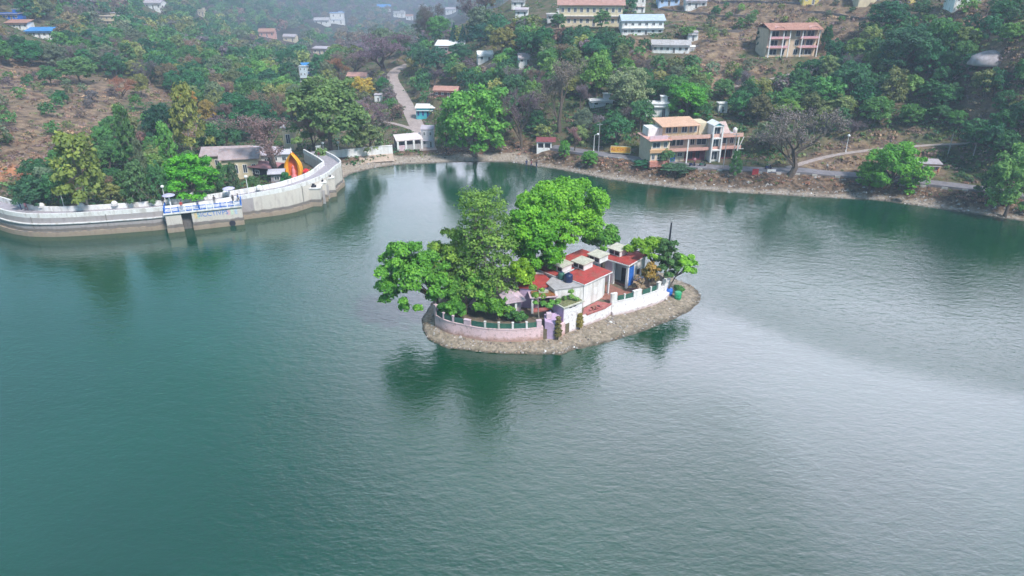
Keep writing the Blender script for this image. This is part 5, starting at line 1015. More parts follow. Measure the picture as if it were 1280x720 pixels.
# --- lakeside hotel
hz_ = 3.4; r = thing('lakeside_hotel', 'three storey pink and cream hotel with white gabled stair tower on the lakeside road', 'hotel', HOTEL_O, HOTEL_R)
HW = 23.4; r.scale = (1, 1, .93)
def hb(name, x0, x1, y0, y1, z0, z1, m): return MB().box(x0, x1, y0, y1, z0, z1).obj(name, [m], r)
hb('wall', 5.0, HW-.4, 1.9, 9.0, -2, 6.25, mat('pinkish_white_wall', (.66, .56, .46), .85, .12, 1, (.42, .32, .26), .35)); hb('left_wing', .3, 5.0, .2, 8.0, -2, 6.3, mat('peach_cream_wall', (.70, .56, .44), .85, .12, 1, (.45, .34, .26), .35))
hb('balcony_slab', 4.7, HW+.2, .0, 1.9, 3.1, 3.28, SALMON); hb('balcony_slab', 4.7, HW+.4, -.2, 1.9, 6.3, 6.48, SALMON); hb('balcony_front', 5.0, HW+.2, -.02, .1, 3.28, 3.95, SALMON); hb('roof_terrace', 5.0, HW-.3, 1.9, 8.9, 6.3, 6.45, GREYSLAB)
hb('parapet', 5.0, HW+.3, -.18, -.05, 6.48, 7.3, mat('peach_parapet', (.68, .42, .36), .8, .12, 1)); hb('left_wing_roof', -.6, 5.1, -.9, 8.0, 6.32, 6.5, SALMON); hb('left_wing_band', -.1, 4.9, -.35, .2, 3.1, 3.9, ORANGEP); hb('entrance_band', 0, 4.9, -.6, .2, -.5, .9, mat('red_entrance', (.52, .22, .18), .8, .15, 1))
hb('left_wing_terrace', -.3, 4.2, .0, .12, 6.5, 7.5, PINK); hb('left_upper_room', .6, 4.4, 3.5, 7.5, 6.5, 8.6, WHITE)
for u, w2 in ((1.6, 2.0), (3.9, .9)): window(r, u, 4.25, w2, 1.6, .2)
for u, w2 in ((1.0, .9), (2.6, 1.3), (4.2, .8)): window(r, u, 1.2, w2, 1.5, .2)
hb('maroon_shopfront', 9.8, 15.2, 1.82, 1.9, 0, 3.05, MAROON); hb('maroon_shopfront', 18.4, 22.4, 1.82, 1.9, 0, 3.05, MAROON)
hb('door', 6.2, 7.4, 1.82, 1.9, 0, 2.4, BLUEP); window(r, 8.6, 1.2, 1.3, 1.1, 1.9)
for u, w2 in ((6.2, 2.0), (8.3, 1.9), (11.5, 1.2), (13.9, 2.6), (19.6, 2.6), (21.9, 1.1)): window(r, u, 4.1, w2, 1.7, 1.9)
for u in (11.3, 13.2, 19.6, 21.4): window(r, u, .3, 1.3, 2.3, 1.82, 'front', 'door', MAROON, DARK)
for u in (9.6, 15.5, 18.1, 22.7): hb('column', u-.14, u+.14, -.1, .15, -.3, 6.3, WHITE2)
MB().quad([(HW+.4, -.2, 6.3), (HW-.6, -.1, 3.3), (HW-.4, -.1, 3.3), (HW+.6, -.2, 6.3)]).box(HW-.7, HW+.9, -.1, 0, 3.0, 3.1).obj('brace', [WHITE2], r)
# top floor, left middle
hb('top_floor', 4.2, 13.4, 3.2, 8.6, 6.48, 9.3, mat('cream_top_floor', (.70, .52, .34), .85, .12, 1, (.45, .3, .22), .3)); hb('top_parapet_wall', 13.4, 15.9, 2.9, 8.0, 6.48, 9.5, YELLOWP if False else CREAM)
MB().prism([(3.3, 1.6), (13.2, 1.6), (13.2, 8.9), (3.3, 8.9)], [9.15, 9.15, 9.9, 9.9], [9.35, 9.35, 10.1, 10.1]).obj('top_roof', [mat('salmon_roof', (.62, .38, .27), .85, .2, 1, (.6, .42, .3), .5)], r)
for u, w2 in ((5.6, 1.5), (7.3, 1.2), (9.7, 1.5), (11.4, .8), (12.6, .8)): window(r, u, 7.2, w2, 1.7, 3.2)
for k in range(9): hb('balustrade_post', 5.2+k*.95, 5.34+k*.95, 1.0, 1.12, 6.48, 7.4, ORANGEP)
# stair tower
for u in (15.55, 17.9): hb('tower_column', u-.17, u+.17, -.75, -.4, -.4, 9.6, WHITE2)
hb('tower_wall', 15.6, 17.9, .2, 3.2, -1, 9.6, WHITE2)
for z0 in (3.0, 6.1, 9.25): hb('tower_beam', 15.55, 17.9, -.72, .2, z0, z0+.3, WHITE2)
for z0 in (.4, 3.7, 6.8): window(r, 16.72, z0, 1.8, 2.2, .2, 'front', 'window', WHITE2, GLASS)
mb = MB(); mb.prism([(15.3, -.9), (16.72, -.9), (18.15, -.9), (18.15, 3.3), (16.72, 3.3), (15.3, 3.3)], [9.5, 10.3, 9.5, 9.5, 10.3, 9.5], [9.65, 10.5, 9.65, 9.65, 10.5, 9.65]); mb.obj('tower_roof', [WHITE2], r); MB().prism([(15.7, -.6), (17.8, -.6), (16.75, -.6001)], [9.5, 9.5, 9.5], [9.5001, 9.5001, 10.2]).obj('tower_gable', [TURQ], r)
MB().prism([(18.6, 3.2), (22.0, 3.2), (22.3, 7.0), (18.9, 7.0)], [6.5, 6.5, 8.6, 8.6], [6.6, 6.6, 8.75, 8.75]).obj('tin_lean_to', [mat('pink_tin', (.55, .40, .38), .7, .2, 2)], r)
for lab, u, v, m_ in [('white round water tank at the right end of the hotel terrace', 22.3, 1.6, WHITE2), ('blue water tank behind the hotel top roof', 9.9, 9.6, BLUEP), ('dark water tank right behind the hotel top roof', 11.6, 9.8, NAVY)]:
    ca, sa = math.cos(HOTEL_R), math.sin(HOTEL_R); zz = 6.5 if v < 5 else 7.6
    t = thing('water_tank', lab, 'water tank', (HOTEL_O[0]+u*ca-v*sa, HOTEL_O[1]+u*sa+v*ca, HOTEL_O[2]+zz)); MB().lathe([(.5, 0), (.55, .1), (.52, .5), (.55, .55), (.5, 1.0), (.2, 1.2)], 12).obj('barrel', m_, t, smooth=True); MB().lathe([(.2, 1.18), (.2, 1.28), (.1, 1.3)], 8).obj('lid', m_, t)
    if v > 5: MB().box(-.7, .7, -.7, .7, -3.5, 0).obj('stand', GREYSLAB, t)
# --- red roofed three storey block on the hill
x, y, z = at(959, 72, 21); x1_, y1_ = a2(1020, 71, 21); W = math.hypot(x1_-x, y1_-y)
r = thing('hillside_block', 'three storey cream block with red roof and pink balconies on the right hillside', 'building', (x, y, z), math.atan2(y1_-y, x1_-x))
hb('wall', 0, W, 1.4, 9, -2, 8.0, mat('cream_block_wall', (.66, .50, .38), .85, .12, 1, (.4, .3, .25), .3))
sh = 2.65
for k in range(3):
    for (u0, u1) in ((.1, W*.33), (W*.42, W*.48), (W*.66, W-.1)): pass
    for (u0, u1) in ((0, W*.40), (W*.62, W)):
        if k: hb('balcony_slab', u0-.1, u1+.1, -.1, 1.4, k*sh, k*sh+.15, SALMON); hb('balcony_front', u0, u1, -.08, .05, k*sh+.15, k*sh+.7, mat('pink_balcony', (.66, .36, .42), .8, .15, 2))
    for u, w2 in ((W*.14, 2.3), (W*.33, 1.3), (W*.60, 1.4), (W*.72, 1.1), (W*.86, 2.3)): window(r, u, k*sh+.5, w2, 1.75, 1.4)
for u in (.1, W*.27, W*.4, W*.655, W-.1): hb('column', u-.13, u+.13, -.1, .15, -1, 8.0, WHITE2)
mb = MB(); gable(mb, -.2, W+.2, -.3, 9.2, 8.0, 1.5, 'x', .5); mb.obj('roof', [TILE if False else mat('red_tile_roof', (.38, .19, .15), .8, .22, 2, (.5, .28, .2), .5)], r)
for u in (W*.17, W*.86):
    mb = MB(); pts = [(u+1.6*math.cos(a_), u*0-.45, 7.9+1.0*math.sin(a_)) for a_ in np.linspace(0, math.pi, 9)]
    for i in range(8): mb.quad([pts[i], pts[i+1], (pts[i+1][0], 2.2, pts[i+1][2]), (pts[i][0], 2.2, pts[i][2])])
    mb.quad([(p[0], p[1]+.1, p[2]) for p in pts]); mb.obj('arched_dormer', [SALMON], r)
# --- the other houses
H = house
H('long two storey cream school with red roof at the top of the hill', 738, 33, 78, 25, -3, 2, CREAM, 'gable', mat('school_red_roof', (.42, .24, .21), .8, .2, 1), 10, .35, band=WHITE, name='school', cat='school')
H('white two storey block with blue grey roof below the school', 803, 44, 52, 17, 3, 2, WHITE2, 'gable', mat('blue_grey_roof', (.42, .50, .60), .6, .15, 1), 6, .45, band=WHITE)
H('row of white cottages with several dark doors on the hillside', 838, 67, 46, 10, -6, 1, WHITE2, 'gable', GREYSLAB, 6, .4)
H('white bungalow with grey roof at the hilltop above the terraces', 870, 11, 26, 9, 0, 1, WHITE, 'gable', TIN, 3, .6)
H('small white lean-to behind the row of cottages', 866, 52, 12, 10, 0, 1, WHITE, 'mono', TIN, 1, .7)
H('yellow cottage cut by the top edge above the terraces', 1016, 6, 26, 14, 0, 1, YELLOWP, 'flat', GREYSLAB, 3)
H('cream house cut by the top edge with two dark windows', 1092, 5, 38, 16, 0, 1, CREAM, 'flat', GREYSLAB, 4)
H('yellow hut at the top edge right of the cream house', 1142, 3, 14, 12, 0, 1, YELLOWP, 'flat', GREYSLAB, 2)
H('white house at the top right with scattered goods in front', 1210, 5, 34, 14, 0, 1, WHITE, 'flat', TIN, 4)
H('pale blue house behind dark trees at the hilltop', 836, 8, 26, 10, 0, 1, mat('pale_blue_wall', (.42, .56, .80), .8, .1, 1), 'flat', BLUETIN, 3)
H('narrow white house right of the school', 799, 17, 14, 18, 0, 2, WHITE, 'gable', TILE, 2)
H('small white house with flat roof on the hazy ridge top', 648, 10, 17, 9, 0, 1, WHITE, 'flat', GREYSLAB, 2)
H('white walled shed below the ridge top house', 652, 21, 16, 8, -5, 1, WHITE2, 'mono', TIN, 2)
H('long low pale wall house left of the school', 694, 27, 20, 8, 0, 1, WHITE, 'flat', GREYSLAB, 3)
H('white gabled house half hidden on the spur', 607, 77, 19, 9, 10, 1, WHITE2, 'gable', WHITE, 2)
H('white house with blue tarpaulin side right of the gabled one', 660, 82, 23, 8, 6, 1, WHITE2, 'gable', TIN, 3)
H('long pink brown roofed house on the spur', 562, 66, 34, 9, -4, 1, mat('brownish_pink_wall', (.45, .28, .28), .85, .2, 1), 'mono', WHITE2, 4)
H('low house with red brown roof and dark front above the big beach tree', 557, 121, 30, 8, -8, 1, mat('dark_red_wall', (.16, .07, .08), .85, .2, 1), 'gable', mat('brown_red_roof', (.45, .24, .20), .85, .2, 1), 4, .5)
H('turquoise painted shop with white roof beside the dusty road', 532, 149, 23, 13, 0, 1, TURQ, 'mono', WHITE2, 4, .6, frame=BLUEP)
H('pale grey two storey house at the foot of the dusty road', 535, 184, 15, 22, 0, 2, mat('pale_grey_wall', (.56, .56, .62), .85, .15, 1, (.35, .33, .4), .4), 'gable', mat('lilac_grey_roof', (.46, .42, .50), .8, .15, 1), 2, .9)
H('pale red roofed cottage left of the top of the dusty road', 446, 104, 24, 8, -8, 1, WHITE2, 'gable', mat('pale_red_roof', (.58, .32, .28), .85, .2, 1), 3, .6)
H('tiny white hut left of the dusty road', 473, 128, 9, 8, 0, 1, WHITE2, 'mono', TIN, 1)
H('narrow tall white house above the big grey green tree', 380, 102, 9, 18, 0, 3, mat('bluish_white_wall', (.62, .72, .82), .8, .1, 1), 'flat', GREYSLAB, 2)
H('small white hut with mossy roof on the right slope behind the hotel', 903, 142, 11, 11, 0, 1, WHITE2, 'flat', WHITE, 1, .8)
H('grey metal shed among trees right of the red roofed block', 1067, 57, 13, 8, 0, 1, mat('grey_blue_shed', (.40, .42, .50), .7, .15, 1), 'flat', GREYSLAB, 1)
H('white round cornered building behind the hotel left wing', 822, 146, 28, 16, -4, 1, WHITE, 'flat', WHITE2, 2, .6)
H('white flat roof building under the pale silvery tree', 752, 132, 28, 7, 4, 1, mat('shaded_white', (.6, .6, .66), .8, .1, 1), 'flat', WHITE2, 2, .5)  # wall white is greyed, its shade put into the colour
H('little grey shed at the terrace stair', 865, 63, 8, 6, 0, 1, GREYSLAB, 'gable', WHITE, 1)
# hut at right, low with tin roof
r = H('low roadside hut with flat tin roof right of the bright bank tree', 1160, 216, 26, 11, -8, 1, mat('ochre_mud_wall', (.50, .36, .20), .9, .2, 1), 'mono', TIN, 3, .55, 'roadside_hut', 'hut')
# haze valley houses
for i, (px, py, wpx, hpx, wl, rf, st, lab) in enumerate([(135, 30, 22, 9, CREAM, 'flat', 2, 'cream flat roofed house among trees on the upper left slope'), (50, 47, 30, 8, WHITE, 'mono', 1, 'whitish shed row under a blue roof at the far left'), (12, 24, 24, 7, BLUEP, 'flat', 1, 'bright blue shed at the far left edge'), (22, 36, 26, 7, WHITE, 'mono', 1, 'white shed with dark roof at the far left'),
        (192, 13, 22, 8, WHITE, 'gable', 1, 'white house at the top left among trees'), (252, 21, 9, 8, CREAM, 'flat', 1, 'tiny cream house on the hazy slope'), (422, 30, 17, 13, WHITE2, 'flat', 2, 'white two storey house on the hazy middle slope'), (402, 31, 18, 5, WHITE, 'gable', 1, 'low pale house left of the hazy two storey house'), (334, 47, 19, 7, SALMON, 'gable', 1, 'pinkish house with orange roof on the hazy slope'), (362, 52, 16, 6, CREAM, 'gable', 1, 'cream cottage right of the pinkish house in the haze'), (400, 68, 18, 7, CREAM, 'mono', 1, 'beige house below the hazy slope field'), (384, 88, 14, 6, WHITE, 'gable', 1, 'white cottage above the narrow tall white house'),
        (499, 22, 14, 7, WHITE, 'flat', 1, 'left pale house in the misty valley'), (512, 25, 9, 5, WHITE, 'gable', 1, 'tiny pale hut beside the left misty valley house'), (563, 18, 12, 6, WHITE, 'gable', 1, 'right pale house in the misty valley'), (598, 20, 8, 6, WHITE2, 'flat', 1, 'small house on the misty slope below the ridge house'), (480, 14, 16, 5, WHITE, 'gable', 1, 'upper pale house in the misty valley'), (528, 12, 10, 5, WHITE, 'flat', 1, 'pale house near the top edge of the misty valley'), (210, 20, 10, 6, WHITE, 'flat', 1, 'small white house right of the top left house'), (75, 4, 26, 6, WHITE, 'gable', 1, 'pale house cut by the top edge at the upper left'), (45, 3, 14, 6, TIN, 'flat', 1, 'grey shed cut by the top edge at the upper left'), (385, 97, 10, 6, WHITE, 'flat', 1, 'white annex beside the narrow tall white house')]):
    H(lab, px, py, wpx, hpx, [-10, 8, 0, 5, -4][i % 5], st, wl, rf, [TIN, BLUETIN, GREYSLAB, TILE, TIN][i % 5], max(2, int(wpx/6)), .6)
# --- cream house behind the dam with big grey roofs
def local_house(label, px, py, z, W, D, Hh, rot, wall, roofm, rh, cols, along='x', name='house', cat='house'):
    x, y = a2(px, py, z); r = thing(name, label, cat, (x, y, z), R(rot)); MB().box(-W/2, W/2, 0, D, -2.5, Hh).obj('wall', [wall], r)
    if rh: 
        gb = MB()
        if along == 'x':
            for xx in (-W/2+.02, W/2-.02): gb.quad([(xx, 0, Hh), (xx, D, Hh), (xx, D/2, Hh+rh*.9)])
        else:
            for yy in (.02, D-.02): gb.quad([(-W/2, yy, Hh), (W/2, yy, Hh), (0, yy, Hh+rh*.9)])
        gb.obj('gable', [wall], r); gable(MB(), -W/2, W/2, 0, D, Hh+.04, rh, along, .6).obj('roof', [roofm], r)
    else: MB().box(-W/2-.4, W/2+.4, -.6, D+.3, Hh, Hh+.18).obj('roof', [roofm], r)
    for c in range(cols): window(r, -W/2+W*(c+.5)/cols, Hh*.3, min(1.2, W/cols*.5), Hh*.42, 0, 'front', 'window', WHITE2, GLASS)
    return r
DUSTYROOF = mat('dusty_lilac_tin', (.40, .33, .35), .8, .2, 1.2, (.36, .22, .18), .5)
local_house('large cream house with dusty grey roof behind the dam platform', 303, 224, 1.7, 8.0, 6.0, 4.9, 12, CREAM, DUSTYROOF, 1.8, 4)
local_house('wide low building with dusty pinkish roof left behind the cream house', 285, 212, 1.7, 11, 6.0, 3.6, 8, CREAM, DUSTYROOF, 1.5, 5)
local_house('lilac roofed outbuilding right behind the cream house', 322, 210, 1.7, 8, 5.5, 3.4, -6, WHITE, mat('pale_lilac_tin', (.50, .45, .52), .7, .15, 1.2), 1.4, 3)
local_house('open shed with red and dark tin roof right of the cream house', 330, 222, 2.2, 6.5, 4.5, 2.4, -18, DARK, mat('red_grey_tin', (.38, .18, .20), .7, .3, 1), .8, 2)  # solid near-black walls paint in the shade of the open inside
local_house('narrow cream tower house behind the reddish bare tree', 362, 188, 2.3, 2.6, 3.0, 6.0, 0, CREAM, GREYSLAB, 0, 1)
local_house('white stall under the bare tree left of the orange canopy', 345, 205, 2.3, 6.5, 3.5, 2.6, 4, WHITE2, mat('lilac_white_tin', (.6, .58, .68), .6, .1, 1), .7, 3, name='stall', cat='stall')
local_house('small grey roofed booth beside the round clipped bush', 347, 229, 2.6, 2.6, 2.4, 2.3, 8, mat('grey_booth', (.35, .33, .38), .8, .2, 1), mat('booth_roof', (.5, .48, .56), .7, .15, 1), .7, 1, name='booth', cat='booth')
# --- orange canopy shrine
x, y = a2(368, 224.5, 2.6); r = thing('shrine_canopy', 'pointed orange and yellow canopy with red lining and white finial near the dam curve', 'shrine', (x, y, 2.6), R(6))
def petal(side, m, w0, rr, y0):
    mb = MB(); n = 12; rows = []
    for i in range(n+1):
        f = i/n; z = 6.2*f; half = 2.35*math.sin(math.pi*(.30+.70*(1-f)**1.0*.72+.0))*(1-f**3)+.02; inner = half*(.52 if f < .8 else .52*(1-f)/.2+.0)
        rows.append([(side*half, y0+.9, z), (side*(half*.92), y0-.1, z), (side*(inner+half)/2, y0-.45, z), (side*inner, y0-.1, z), (side*inner, y0+.5, z)])
    for a_, b_ in zip(rows[:-1], rows[1:]):
        for j in range(4): mb.quad([a_[j], a_[j+1], b_[j+1], b_[j]])
    return mb.obj('petal', [m], r, smooth=True)
ORG = mat('orange_cloth', (.85, .22, .02), .7, .1, 2); YLW = mat('yellow_cloth', (.90, .42, .02), .7, .15, 1.0, (.9, .30, .02), .6)
petal(-1, YLW, 0, 0, 0); petal(1, YLW, 0, 0, 0)
mb = MB(); pts = [(2.2*math.sin(math.pi*(.30+.72*.70*(1-f)))*(1-f**3)*s_, 1.0, 6.3*f) for s_, fr in ((1, np.linspace(0, 1, 10)), (-1, np.linspace(1, 0, 10))) for f in fr]
mb.quad(pts); mb.quad([(p[0]*.98, p[1]+.3, p[2]) for p in pts]); mb.obj('back_panel', [ORG], r); 
mb = MB(); pts = [(s_*1.15*(1-f**2), .8, 5.4*f+.1) for s_, fr in ((1, np.linspace(0, 1, 8)), (-1, np.linspace(1, 0, 8))) for f in fr]; mb.quad(pts); mb.obj('lining', [mat('red_cloth', (.85, .16, .02), .7, .1, 2)], r)
MB().lathe([(.6, 0), (.6, .9), (.35, 1.2), (.45, 1.8), (.3, 2.4), (.12, 2.6), (.24, 2.8), (.22, 3.1), (.05, 3.3)], 12, (0, .3)).obj('idol', mat('pink_idol', (.75, .25, .28), .6, .1, 2), r, smooth=True)
MB().lathe([(.12, 6.0), (.22, 6.3), (.08, 6.55), (.12, 6.8), (.02, 7.5)], 8, (0, .5)).obj('finial', WHITE2, r); MB().box(-2.5, 2.5, -1.2, 1.4, -.6, .25).obj('plinth', [mat('pink_red_plinth', (.66, .22, .22), .8, .15, 2)], r)
t = thing('stall_table', 'blue draped stall table before the orange canopy', 'table', (*a2(372, 228.5, 2.6), 2.6), R(15)); MB().box(-1.2, 1.0, -.4, .4, .0, .9).obj('cloth', BLUEP, t); MB().box(-1.3, 1.1, -.5, .5, .9, .97).obj('table_top', mat('pale_blue', (.4, .55, .8), .7, .1, 2), t)
for i in range(2): MB().box(-.9+i*.9, -.6+i*.9, -.2, .2, .97, 1.2).obj('box', [WHITE2, RED][i], t)
for px, py, cc, lab in [(384, 218, (.7, .08, .10), 'red flowering bush right of the orange canopy'), (388, 222, (.75, .35, .15), 'orange flowering bush right of the red one')]:
    x, y = a2(px, py, 2.6); plant('bush', px, py, 9, 9, cc, lab, xyz=(x, y, 2.6))
for px, py, nm, lab in [(400, 198, 0, ''),]: pass
# --- white lake kiosk, signs, poles
x, y = a2(680, 193.5, 1.6); r = thing('lake_kiosk', 'white square kiosk with two dark openings on the far beach', 'kiosk', (x, y, 1.3), R(-3))
W_ = 18.5*depth_of(x, y, 2)/F_PX; MB().box(-W_/2, W_/2, 0, 3, -.5, 2.1).obj('wall', [WHITE2], r); MB().box(-W_/2+.3, W_/2-.3, .3, 2.8, 2.1, 3.4).obj('room_shade_box', [DARK], r)  # solid dark box paints in the shade behind the two openings
for u in (-W_/2, -.2, W_/2-.35): MB().box(u, u+.35, 0, .3, 2.1, 3.45).obj('pillar', [WHITE2], r)
MB().box(-W_/2-.1, W_/2+.1, -.15, 3.1, 3.45, 3.7).obj('beam', [WHITE2], r); MB().prism([(-W_/2-.2, -.3), (W_/2+1.1, -.3), (W_/2+1.1, 3.3), (-W_/2-.2, 3.3)], [3.7, 3.7, 4.1, 4.1], [3.85, 3.85, 4.25, 4.25]).obj('roof', [mat('rusty_red_tin', (.24, .06, .07), .7, .3, 2)], r)
def board(label, px, py, z, W, Hb, lift, m, rot, text=None, tm=None, ts=.8, frame=None):
    x, y = a2(px, py, z); r = thing('sign_board', label, 'sign', (x, y, z), R(rot)); MB().box(-W/2, W/2, -.05, .05, lift, lift+Hb).obj('panel', [m], r)
    for u in (-W/2+.2, W/2-.3): MB().box(u, u+.1, .05, .15, -.8, lift+Hb*.8).obj('post', METAL, r)
    if frame: MB().box(-W/2-.1, W/2+.1, -.07, .07, lift-.12, lift).box(-W/2-.1, W/2+.1, -.07, .07, lift+Hb, lift+Hb+.12).box(-W/2-.12, -W/2, -.07, .07, lift, lift+Hb).box(W/2, W/2+.12, -.07, .07, lift, lift+Hb).obj('frame', [frame], r)
    if text: lettering(text, ts, tm, r, (0, -.06, lift+Hb/2), (math.pi/2, 0, 0), ext=.01)
    return r
board('yellow banner sign with red lettering beside the lakeside road', 775.5, 192.5, 3.5, 4.9, 1.55, .35, mat('amber_banner', (.80, .42, .06), .6, .1, 2), -13, 'JAL COUZA', mat('red_lettering', (.55, .08, .03), .7, .1, 2), 1.05, mat('cream_frame', (.7, .62, .45), .7, .1, 2))
board('small red board on the bank right of the hotel', 943.5, 220, 2.4, 1.5, 1.4, .3, mat('red_board', (.55, .05, .06), .7, .2, 2), 6)
board('small white notice board on the bank left of the wide bare tree', 963.5, 219.5, 2.4, 2.1, 1.2, .3, WHITE2, 6, 'III', mat('dark_lettering', (.1, .1, .1), .7, .1, 2), .5)
def pole(label, px, py, h, z=None, arm=False, wires=None):
    x, y, zz = hit(px, py) if z is None else (*a2(px, py, z), z); r = thing('utility_pole', label, 'pole', (x, y, zz)); MB().tube([(0, 0, -.3), (0, 0, h)], [.14, .09], 6).obj('pole', METAL, r)
    if arm: MB().box(-.7, .7, -.05, .05, h-.5, h-.38).obj('crossarm', METAL, r)
    return (x, y, zz+h)
pole('tall utility pole above the lakeside road left of the yellow sign', 748, 190, 7.5, None, True); lamp_post('hooked lamp post left of the yellow sign on the lakeside road', (*a2(742, 189.5, 3.4), 3.4), 4.2, 'slim lamp posts round the lake', 0, .9)
lamp_post('white lamp post on the slope right of the wide grey bare tree', hit(1057, 190), 3.8); pole('thin pole on the slope above the roadside hut', 1183, 200, 5.5); ptop = pole('utility pole on the road edge at the right end of the hotel', 915, 210, 8.5, 3.3, True)
pole('utility pole before the stair tower of the hotel', 904, 209, 7.0, 3.3); pole('grey pole on the slope above the lakeside path', 1215, 200, 5.0)
lamp_post('lamp post by the gate pillar at the far end of the dam', (*a2(405, 193, 3.6), 3.2), 3.0); lamp_post('second lamp post on the bank behind the curved white wall', (*a2(424, 192, 3.0), 2.6), 3.0)
# --- terrace walls on the upper right hillside
for i, (x0_, x1_, z0_, lab) in enumerate([(52, 84, 30.0, 'long low terrace wall left above the red roofed block'), (48, 76, 26.5, 'terrace wall crossing the brown field left of the red roofed block'), (96, 118, 31.5, 'terrace wall right above the red roofed block'), (60, 100, 33.5, 'highest terrace wall below the hilltop cottages'), (70, 98, 14.5, 'terrace wall on the slope between the hotel and the red roofed block'), (34, 60, 21.5, 'terrace wall below the white cottage row'), (20, 46, 18.5, 'terrace wall on the slope above the pale silvery tree')]):
    ys_ = np.arange(170, 330, .5); pts = []
    for x_ in np.arange(x0_, x1_, 1.6):
        h_ = height(np.full(ys_.shape, x_), ys_); k = np.argmax(h_ > z0_+.4*math.sin(x_*.15)); pts.append((x_, float(ys_[k])))
    pts = [(pts[k][0], float(np.mean([p[1] for p in pts[max(0, k-2):k+3]]))) for k in range(len(pts))]; tz = [float(height(*p)) for p in pts]
    t = thing('stone_wall', lab, 'wall', (pts[0][0], pts[0][1], 0)); MB().strip([(p[0]-pts[0][0], p[1]-pts[0][1]) for p in pts], [q-1.0 for q in tz], [q+.55+.25*random.random() for q in tz], .5).obj('wall_face', [STONE], t)
# --- pale boulder on the right hillside
x, y, z = hit(1247, 74); t = depth_of(x, y, z); rr = 26*t/F_PX; mb = MB(); bm = bmesh.new(); bmesh.ops.create_icosphere(bm, subdivisions=3, radius=1)
for v in bm.verts: v.co *= 1+.22*(random.random()-.5); v.co.z = max(-.2, v.co.z)*.62; v.co.x *= 1.05
me = bpy.data.meshes.new('boulder'); bmesh.ops.smooth_vert(bm, verts=bm.verts, factor=.5, use_axis_x=True, use_axis_y=True, use_axis_z=True); [setattr(f_, 'smooth', True) for f_ in bm.faces]; bm.to_mesh(me); bm.free(); me.materials.append(mat('pale_rock', (.38, .34, .37), .95, .3, .8, (.2, .18, .2), .5, .6)); bo = link(bpy.data.objects.new('boulder', me), None, (x, y+rr*.5, z)); bo.scale = (rr, rr*.7, rr*.95); tag(bo, 'pale rounded boulder outcrop on the dark right hillside', 'boulder')
# --- stone retaining courses along the road edge (one piece each)
rt = thing('road_edge_wall', 'low whitewashed stone edging along the lakeside road', 'wall', (0, 0, 0)); RP = resample(ROAD, 2.2); RO = offset([(p[0], p[1]) for p in RP], -2.15); sm = None
for i, p in enumerate(RO):
    if not (20 < p[0] < 100) or i % 2: continue
    if sm is None: sm = MB().box(-.55, .55, -.15, .15, -.2, .38).mesh('block', [mat('edging_stone', (.48, .45, .44), .9, .3, 2)]); fix_normals(sm)
    o = link(bpy.data.objects.new('block', sm), rt, (p[0], p[1], zat(p[0], p[1])), math.atan2(RO[min(i+1, len(RO)-1)][1]-p[1], RO[min(i+1, len(RO)-1)][0]-p[0]))
